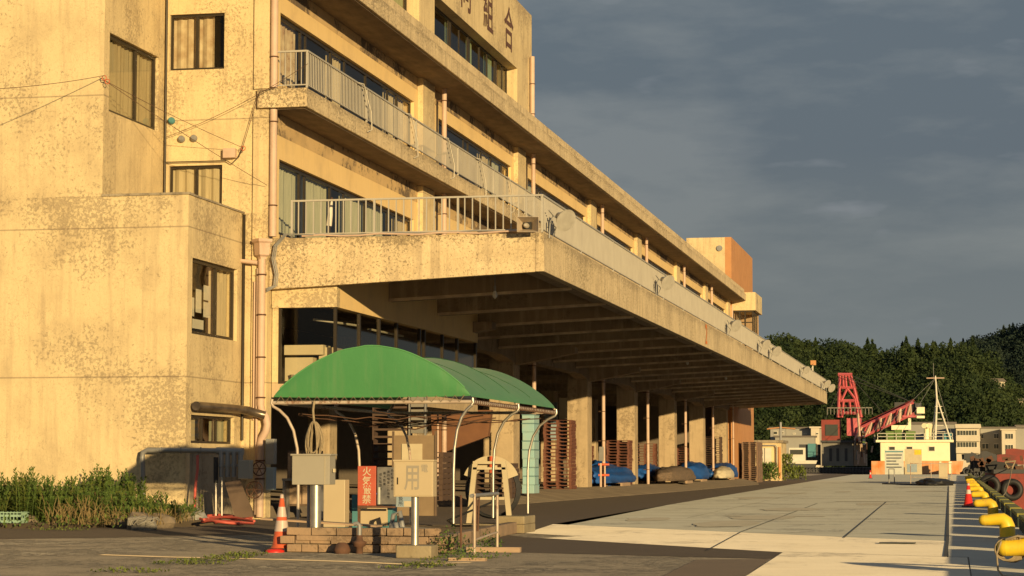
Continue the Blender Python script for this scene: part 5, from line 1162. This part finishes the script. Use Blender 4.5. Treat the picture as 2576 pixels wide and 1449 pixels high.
# ================================================================== RED CRANE BARGE
YC = 334.
def cp(px, py, Y=YC): return at_y(px, py, Y)
cb_ = thing("crane_barge", "red crane barge with lattice A-frame and long folded boom", "barge", (-20,YC,-1.6))
a, c_ = cp(1985,1160), cp(2200,1160)
MB().box(a.x,c_.x,YC,YC+14,-1.8,.25).build('hull', M['hull_red'], cb_, world=True); MB().box(a.x,c_.x,YC+.5,YC+14,.252,.7).build('deck', M['hull_dark'], cb_, world=True)
for i in range(26): x = a.x + (c_.x-a.x)*(i+.5)/26; MB().tube(wheel_pts((x,YC-.12,.35), .42, 12, 'y'), .15, 5, closed=True).build('tyre_fender', M['hull_dark'], cb_, world=True)
def blk(u0,v0,u1,v1,Y0,d,m,nm,bev=0): 
    p, q = cp(u0,v0,Y0), cp(u1,v1,Y0); return MB().box(p.x,q.x,Y0,Y0+d,q.z,p.z).build(nm, M[m], cb_, world=True, bevel=bev)
hh = blk(2067,1112,2147,1172,YC+2,6,'dullgrey','deckhouse'); 
for u in (2086,2104,2125): p, q = cp(u,1128,YC+2), cp(u+7,1160,YC+2); MB().box(p.x,q.x,YC+1.92,YC+1.99,q.z,p.z).build('door', M['hull_dark'], hh, world=True)
blk(2147,1112,2178,1172,YC+2.2,6,'wood','deckhouse'); blk(2010,1118,2060,1170,YC+3,5,'hull_dark','deck_cabin'); blk(2032,1116,2052,1150,YC+2.5,3,'teal','deck_cabin')
blk(2066,1056,2112,1110,YC+2,5,'hull_red','machine_house'); p, q = cp(2076,1068,YC+2), cp(2108,1096,YC+2)
cw = MB().box(p.x,q.x,YC+1.9,YC+1.99,q.z,p.z).build('cab_window', M['far_glass'], cb_, world=True)
blk(2130,1052,2166,1096,YC+1.8,5,'crane_red','machine_house'); blk(2064,1108,2170,1113,YC+1.2,6,'hull_dark','platform')
b = MB()
for k in range(14): x = cp(2068,0).x + (cp(2180,0).x-cp(2068,0).x)*k/13; b.box(x-.04,x+.04,YC+1.5,YC+1.56,cp(0,1050).z-.1,cp(0,1036).z)
b.box(cp(2068,0).x,cp(2180,0).x,YC+1.5,YC+1.56,cp(0,1037).z,cp(0,1035).z); b.build('railing', M['dullgrey'], cb_, world=True)
def beams(lst, Y, r, m, nm):
    for (u0,v0,u1,v1,*k) in lst:
        kk = k[0] if k else 1
        MB().tube([cp(u0,v0,Y), cp(u1,v1,Y)], r*kk, 4, smooth=False).build(nm, M[m], cb_, world=True)
beams([(2113,943,2108,1050,1.2),(2140,943,2166,1050,1.2),(2108,942,2144,942,1.4),(2127,943,2129,975),(2117,975,2150,975,1.2),(2131,977,2118,1005),(2131,977,2152,1005),(2114,1008,2155,1008,1.3),(2122,1008,2118,1050),(2137,1008,2140,1040),(2117,1038,2160,1040,1.2),(2120,945,2122,975),(2134,945,2142,975),(2150,1005,2160,1050,1.4)], YC+3, .17, 'crane_red', 'lattice_beam')
beams([(2116,950,2112,1050),(2146,955,2168,1050),(2118,1022,2164,1024)], YC+5, .2, 'hull_red', 'lattice_beam')
# folded boom
U0, U1 = (2150,1108), (2300,1040); T0, T1 = (2160,1078), (2298,1012)
beams([(*U0,*U1,1.2),(*T0,*T1,1.2)], YC+1, .17, 'crane_red', 'boom_chord'); beams([(2152,1100,2302,1030),(2162,1070,2300,1006)], YC+3, .18, 'hull_red', 'boom_chord')
for (e0, e1) in (((2112,944),(2296,1012)), ((2142,944),(2304,1016)), ((2138,946),(2230,1048)), ((2126,943),(2076,1056))): beams([(*e0,*e1)], YC+2, .04, 'hull_dark', 'crane_cable')
random.seed(8); lst = []
for k in range(17):
    s = k/17; e = (k+1)/17; l_ = lambda P, Q, t: (P[0]+(Q[0]-P[0])*t, P[1]+(Q[1]-P[1])*t)
    lst.append((*l_(U0,U1,s), *l_(T0,T1,e))); lst.append((*l_(T0,T1,s), *l_(U0,U1,s)))
for k, l_ in enumerate(lst): beams([l_], YC+.9+(k % 3)*.3, .15, ('pipe','crane_red','hull_dark')[k % 3], 'boom_lace')
blk(2250,1012,2302,1036,YC+3,1.5,'hull_dark','boom_winch'); blk(2302,1014,2318,1050,YC+1,2,'hull_dark','boom_head'); blk(2306,1024,2326,1040,YC+.6,2,'ship_cream','boom_head'); blk(2306,1046,2326,1052,YC+.6,2,'ship_cream','boom_head'); blk(2270,1045,2306,1050,YC+.8,2,'crane_red','boom_foot')
beams([(2158,1040,2163,1112,1.3),(2263,1030,2262,1062)], YC+.2, .14, 'pipe', 'stanchion')
for k in range(7): blk(2170,1085+5*k,2176,1089+5*k,YC-.2,.4,'ship_green' if k % 2 else 'white','striped_pole')
for k in range(12): u = 2150+random.uniform(0,50); v = 1090+random.uniform(0,55); beams([(u,v,u+random.uniform(-4,4),v+random.uniform(15,30))], YC+.5, .12, random.choice(('pipe','rust','dullgrey')), 'deck_gear')
t_ = thing("small_boat", "small white boat moored beyond the utility hut", "boat", cp(1995,1160)); q = t_.location
MB().prism([(-3,0,-2.2),(2.6,0,-2.2),(3.4,0,-.4),(-3.2,0,-.4)], (0,2,0)).build('hull', M['hull_dark'], t_); MB().prism([(-3.2,-.05,-.4),(3.4,-.05,-.4),(3.6,-.05,.1),(-3.2,-.05,.1)], (0,2,0)).build('gunwale', M['white'], t_); MB().box(-.6,1.8,.2,1.6,.1,2.0).build('wheelhouse', M['white'], t_); MB().box(-.4,1.5,.1,.19,1.0,1.7).build('window', M['far_glass'], t_)

# ================================================================== RED TUG
tug = thing("tug_boat", "dark red tug moored at the quay with big round tyre fenders", "boat", (5,140,-1.6))
YT = 140.
def tp(px, py, Y=YT): return at_y(px, py, Y)
l0 = tp(2463,1181)
MB().prism([(1.95,YT+3,-1.8),(2.3,YT,-1.8),(12,YT,-1.8),(12,YT+24,-1.8),(1.95,YT+24,-1.8)], (0,0,l0.z+1.55)).build('hull', M['hull_red'], tug, world=True)
MB().prism([(1.9,YT+3,l0.z-.25),(2.2,YT-.08,l0.z-.25),(12.1,YT-.08,l0.z-.25),(12.1,YT+24,l0.z-.25),(1.9,YT+24,l0.z-.25)], (0,0,.25)).build('gunwale', M['hull_dark'], tug, world=True)
for (u, v, r_) in ((2489,1222,.62),(2546,1232,.62)):
    q = tp(u, v, YT-.3); MB().tube(wheel_pts(q, .50, 24, 'y'), .2, 10, closed=True).build('tyre_fender', M['black'], tug, world=True)
MB().tube(wheel_pts((1.75,YT+6,-.2), .5, 24, 'x'), .18, 10, closed=True).build('tyre_fender', M['black'], tug, world=True)
for (u0,v0,u1,v1,m,dy) in ((2450,1160,2480,1182,'hull_dark',2),(2468,1134,2508,1168,'hull_dark',4),(2478,1160,2560,1182,'black',1.5),(2508,1142,2576,1165,'hull_red',5),(2530,1128,2600,1150,'hull_red',7),(2440,1150,2468,1176,'black',8)):
    p, q = tp(u0,v0,YT+dy), tp(u1,v1,YT+dy); MB().prism([(p.x,YT+dy,q.z-.1),(q.x,YT+dy,q.z-.1),(q.x,YT+dy,(p.z*.7+q.z*.3)),(p.x+(q.x-p.x)*.3,YT+dy,p.z),(p.x,YT+dy,p.z-.05)], (0,1.4,0)).build('deck_machinery', M[m], tug, world=True)
random.seed(31)
for k in range(12):
    u = 2445+random.uniform(0,125); v = 1150+random.uniform(0,28); MB().obox(tp(u,v,YT+1.5), (random.uniform(.15,.5),.3,random.uniform(.1,.35)), 0, 0, random.uniform(-.5,.5)).build('deck_gear', M['rust'], tug, world=True)
b = MB().tube([tp(2528,1162,YT-.2),tp(2554,1160,YT-.2),tp(2546,1178,YT-.2),tp(2536,1178,YT-.2)], .07, 6, closed=True)
tag(b.build('rope_fender', M['rope']), "pale triangular rope fender on the tug's bow", "fender")
cable("thick pale mooring rope hanging from the tug bow to the quay", [tp(2546,1176,YT-.3),tp(2541,1205,136),tp(2530,1238,120),tp(2516,1258,100),tp(2492,1268,88)], .03, 'rope', 'mooring_rope', 'rope')
b = MB(); random.seed(33); YB = 304.
for k in range(22):
    u = 2428+random.uniform(0,45); v = 1158+random.uniform(-14,38); b.obox(at_y(u,v,YB+random.uniform(0,3)), (random.uniform(.4,1.3),1,random.uniform(.3,1.2)), 0, 0, random.uniform(-.6,.6))
for k in range(6): b.tube(wheel_pts(at_y(2432+8*k,1186+(k%2)*6,YB-.5), .45, 10, 'y'), .17, 5, closed=True)
tag(b.build('moored_boat', M['hull_dark']), "dark cluttered work boat moored right of the cream ship", "boat")
tag(MB().box(*[at_y(2424,0,306).x, at_y(2432,0,306).x], 306, 312, -1.7, at_y(2424,1166,306).z).build('work_raft', M['hull_dark']), "dark low raft between the cream ship and the tug", "raft")

# ================================================================== TOWN ACROSS THE WATER
def house(name, label, u0, v0, u1, v1, Y, m, wins, roof_h=.5, depth=12, grp=None, wt=1.4, bands=()):
    p, q = at_y(u0,v0,Y), at_y(u1,v1,Y); t_ = thing(name, label, "building", ((p.x+q.x)/2, Y, -.1), group=grp)
    wl = MB().box(p.x,q.x,Y,Y+depth,-.1,p.z).build('wall', M[m], t_, world=True); MB().box(p.x-.3,q.x+.3,Y-.3,Y+depth,p.z+.002,p.z+roof_h).build('roof', M['roof' if m != 'far_white' else m], t_, world=True)
    for (a0,b0,a1,b1) in wins:
        s0, s1 = at_y(a0,b0,Y), at_y(a1,b1,Y); f_ = MB().box(s0.x,s1.x,Y-.12,Y-.005,s1.z,s0.z).build('window', M['white'], t_, world=True)
        n = max(1, round((a1-a0)/7))
        for k in range(n):
            x0 = s0.x + (s1.x-s0.x)*(k+.08)/n; x1 = s0.x + (s1.x-s0.x)*(k+.92)/n; MB().box(x0,x1,Y-.16,Y-.125,s1.z+.12,s0.z-.12).build('pane', M['far_glass'], f_, world=True)
    for (a0,b0,a1,b1) in bands: s0, s1 = at_y(a0,b0,Y), at_y(a1,b1,Y); MB().box(s0.x,s1.x,Y-.9,Y-.17,s1.z,s0.z).build('balcony', M[m], t_, world=True)
    return t_
house('apartment_building',"cream three storey block with long balconies behind the ship mast",2405,1077,2466,1160,520,'far_white',[(2408,1082,2458,1096),(2408,1111,2458,1126)],.6,12,None,1.4,((2405,1097,2466,1110),(2405,1126,2466,1140),(2403,1067,2467,1077)))
house('apartment_building',"grey apartment block behind the cream corner building",2466,1078,2575,1160,530,'far_grey',[(2468,1091,2474,1104),(2470,1115,2487,1130),(2500,1090,2512,1104),(2500,1116,2512,1130)],.4)
house('apartment_building',"narrow cream block with four windows at the right end",2520,1082,2556,1160,522,'far_white',[(2529,1090,2549,1105),(2529,1118,2549,1133)],.3,8)
house('apartment_building',"grey block at the far right edge with small windows",2556,1072,2600,1160,532,'far_grey',[(2560,1086,2566,1092),(2560,1108,2566,1114)],.3,8)
house('warehouse',"long grey warehouse roofline behind the boom and ship",2285,1068,2405,1160,535,'far_grey',[],.6)
house('harbour_shed',"wide grey shed between the utility hut and the crane barge",1950,1100,2050,1165,430,'far_grey',[],.3)
house('harbour_shed',"upper grey building with two dark windows under the wooded hill",1976,1078,2040,1102,436,'far_grey',[(1994,1089,2002,1093),(2022,1090,2030,1094)],.3)
house('harbour_shed',"cream end of the shed beside the crane barge",2040,1077,2062,1165,433,'far_white',[(2053,1088,2059,1094)],.3)
house('harbour_shed',"small bluish annex at the left of the grey sheds",1938,1078,1976,1102,434,'far_grey',[(1946,1084,1956,1094),(1966,1086,1972,1092)],.3)
random.seed(41)
for k, (u, v, lab) in enumerate(((2190,990,"red roofed house half hidden in the wooded hill"),(2508,960,"small pale house high on the far hillside"),(2525,1030,"house at the foot of the dark far hill"),(2560,1010,"roof at the right edge below the far hill"))):
    p = at_y(u, v, 640); t_ = thing("hill_house", lab, "house", (p.x, 640, p.z)); MB().box(-2.2,2.2,0,4,-2,.0).build('wall', M['far_white' if k else 'far_grey'], t_); MB().prism([(-2.7,-.3,0),(2.7,-.3,0),(1.8,-.3,.9),(-1.8,-.3,.9)], (0,5,0)).build('roof', M['cone_red' if k == 0 else 'roof'], t_)
t_ = thing("utility_pole", "utility pole with orange cross bars in front of the wooded hill", "pole", (at_y(1964,1100,425).x,425,0)); q = at_y(1964,1062,425)
MB().tube([(0,0,0),(0,0,q.z)], .25, 6).build('pole', M['gauge'], t_); 
for (dz, sx) in ((-1,-2.6),(-1.0,2.8),(-3.6,-2.4)): MB().tube([(0,0,q.z+dz),(sx,0,q.z+dz-.3)], .14, 4).build('cross_arm', M['orange'], t_)

# ================================================================== WOODED HILLS
import numpy as np
rng_ = np.random.default_rng(5)
def hill_mesh(name, prof, Y0, depth, m, zmul=1.0):
    """prof: (pixel x, pixel y of the ground crest); a slope that rises from Y0 to Y0+depth"""
    nx, ny = 60, 14; xs = np.linspace(prof[0][0], prof[-1][0], nx); px = [p[0] for p in prof]; py = [p[1] for p in prof]
    b = MB(); vs = []; fs = []
    for j in range(ny):
        t = j/(ny-1); Y = Y0 + depth*t
        for i in range(nx):
            u = xs[i]; v = np.interp(u, px, py); zc = at_y(u, v, Y0+depth).z; X = at_y(u, v, Y).x
            vs.append((X, Y, -.6 + (zc+.6)*math.sin(t*math.pi/2)**1.1 + 1.2*noise.noise(Vector((X*.03,Y*.03,0)))))
    for j in range(ny-1):
        for i in range(nx-1): fs.append((j*nx+i, j*nx+i+1, (j+1)*nx+i+1, (j+1)*nx+i))
    b.add(vs, fs, True)
    # back slope
    return struct(b.build(name, M[m], loc=(0,0,0))), np.array(vs).reshape(ny, nx, 3)
LP = [(1700,955),(1880,925),(1935,905),(1990,905),(2070,918),(2130,915),(2200,940),(2240,938),(2290,922),(2350,928),(2400,928),(2450,925),(2520,1000),(2580,1060),(2650,1090)]
hA, gA = hill_mesh("wooded_hill", LP, 560, 130, 'hill')
RP = [(2250,960),(2330,950),(2395,925),(2450,900),(2520,888),(2576,868),(2700,815),(2800,800)]
hB, gB = hill_mesh("far_hill", RP, 900, 260, 'hill')
def crown_template(nleaf, conifer, seed):
    r = np.random.default_rng(seed); V = []; 
    if conifer:
        z = r.random(nleaf)**.9; rad = (1-z)*.36*(.55+.45*r.random(nleaf)); a = r.random(nleaf)*6.283
        c = np.stack([rad*np.cos(a), rad*np.sin(a), .12+z*.95], 1)
    else:
        lob = np.stack([r.normal(0,.2,9), r.normal(0,.2,9), .55+r.normal(0,.17,9)], 1); k = r.integers(0,9,nleaf)
        d = r.normal(0,1,(nleaf,3)); d /= np.linalg.norm(d,axis=1)[:,None]; c = lob[k] + d*(.17+.07*r.random(nleaf))[:,None]
        c[:,2] = np.maximum(c[:,2], .1)
    n = r.normal(0,1,(nleaf,3)); n[:,2] = np.abs(n[:,2])*.8; n[:,1] -= .5; n /= np.linalg.norm(n,axis=1)[:,None]
    t = np.cross(n, r.normal(0,1,(nleaf,3))); t /= np.linalg.norm(t,axis=1)[:,None]; b_ = np.cross(n, t)
    s = (.026+.034*r.random(nleaf))[:,None]
    return np.stack([c-t*s-b_*s*.7, c+t*s-b_*s*.5, c+t*s*.2+b_*s], 1)      # (n,3,3)
TD = [crown_template(330, False, 1), crown_template(330, False, 2), crown_template(300, True, 3), crown_template(340, False, 4)]
def forest(name, grid, n, hgt, m, label, sel=None, seed=1):
    r = np.random.default_rng(seed); ny, nx, _ = grid.shape; out = []
    for k in range(n):
        fi = r.random()*(nx-1.001); fj = (r.random()**.8)*(ny-1.001); i, j = int(fi), int(fj); a, c = fi-i, fj-j
        p = grid[j,i]*(1-a)*(1-c) + grid[j,i+1]*a*(1-c) + grid[j+1,i]*(1-a)*c + grid[j+1,i+1]*a*c
        h = hgt*(.55+.85*r.random()**1.5); con = r.random() < .04; T = TD[2] if con else TD[(0,1,3)[r.integers(0,3)]]
        if con: h *= 1.25
        w2 = h*(.95 if con else .95+.35*r.random()); th = r.random()*6.283; cs, sn = math.cos(th), math.sin(th)
        Q = T.copy(); x = Q[...,0]*cs - Q[...,1]*sn; y = Q[...,0]*sn + Q[...,1]*cs
        out.append(np.stack([x*w2+p[0], y*w2+p[1], Q[...,2]*h+p[2]-h*.12], -1))
    A = np.concatenate(out).reshape(-1, 3).astype(np.float32); nt_ = len(A)//3
    me = bpy.data.meshes.new(name); me.vertices.add(len(A)); me.vertices.foreach_set('co', A.ravel()); me.loops.add(len(A)); me.loops.foreach_set('vertex_index', np.arange(len(A), dtype=np.int32))
    me.polygons.add(nt_); me.polygons.foreach_set('loop_start', np.arange(0, len(A), 3, dtype=np.int32)); me.update(calc_edges=True); me.materials.append(M[m])
    o = bpy.data.objects.new(name, me); COL.objects.link(o); return tag(o, label, "forest", kind='stuff')
forest("forest", gA, 3000, 6.2, 'forest', "dark green mixed forest covering the near hill behind the harbour", seed=2)
forest("forest", gB, 2000, 8.5, 'forest_hazed', "darker forest on the higher hill at the right, tinted bluish as haze", seed=3)
tree_lab = ["tallest pointed conifer left of the hill's skyline near the hall","second pointed conifer right of the tallest one","slim conifer on the skyline above the hut","conifer standing alone in the skyline dip","conifer left of the white mast on the skyline","round topped tree above the crane's A-frame","conifer directly above the ship's mast","lone spire conifer on the far right hill","small spire on the rising far ridge"]
def tree(label, u, v, Y, h, con, seed, m):
    top = at_y(u, v, Y); z0 = top.z - h; t_ = thing("conifer_tree" if con else "broadleaf_tree", label, "tree", (top.x, Y, z0), group="single trees on the skyline")
    T = crown_template(1100, con, seed)*np.array([h*.8, h*.8, h*.93]); A = T.reshape(-1,3)
    b = MB(); b.v = [tuple(p) for p in A]; b.f = [(3*k,3*k+1,3*k+2) for k in range(len(T))]; b.sm = [False]*len(T); b.build('crown', M[m], t_)
    MB().tube([(0,0,-1),(0,0,h*.8)], [.3,.08], 6).build('trunk', M['bark'], t_)
for k, (u, v, Y, h, c2) in enumerate(((1975,850,688,17,True),(1998,855,688,15,True),(2030,862,688,14,True),(2200,868,690,13,True),(2330,866,690,14,True),(2120,862,690,13,False),(2352,862,690,14,True),(2447,846,1150,24,True),(2544,835,1150,22,True))):
    tree(tree_lab[k], u, v, Y, h, c2, 50+k, 'forest' if Y < 900 else 'forest_hazed')
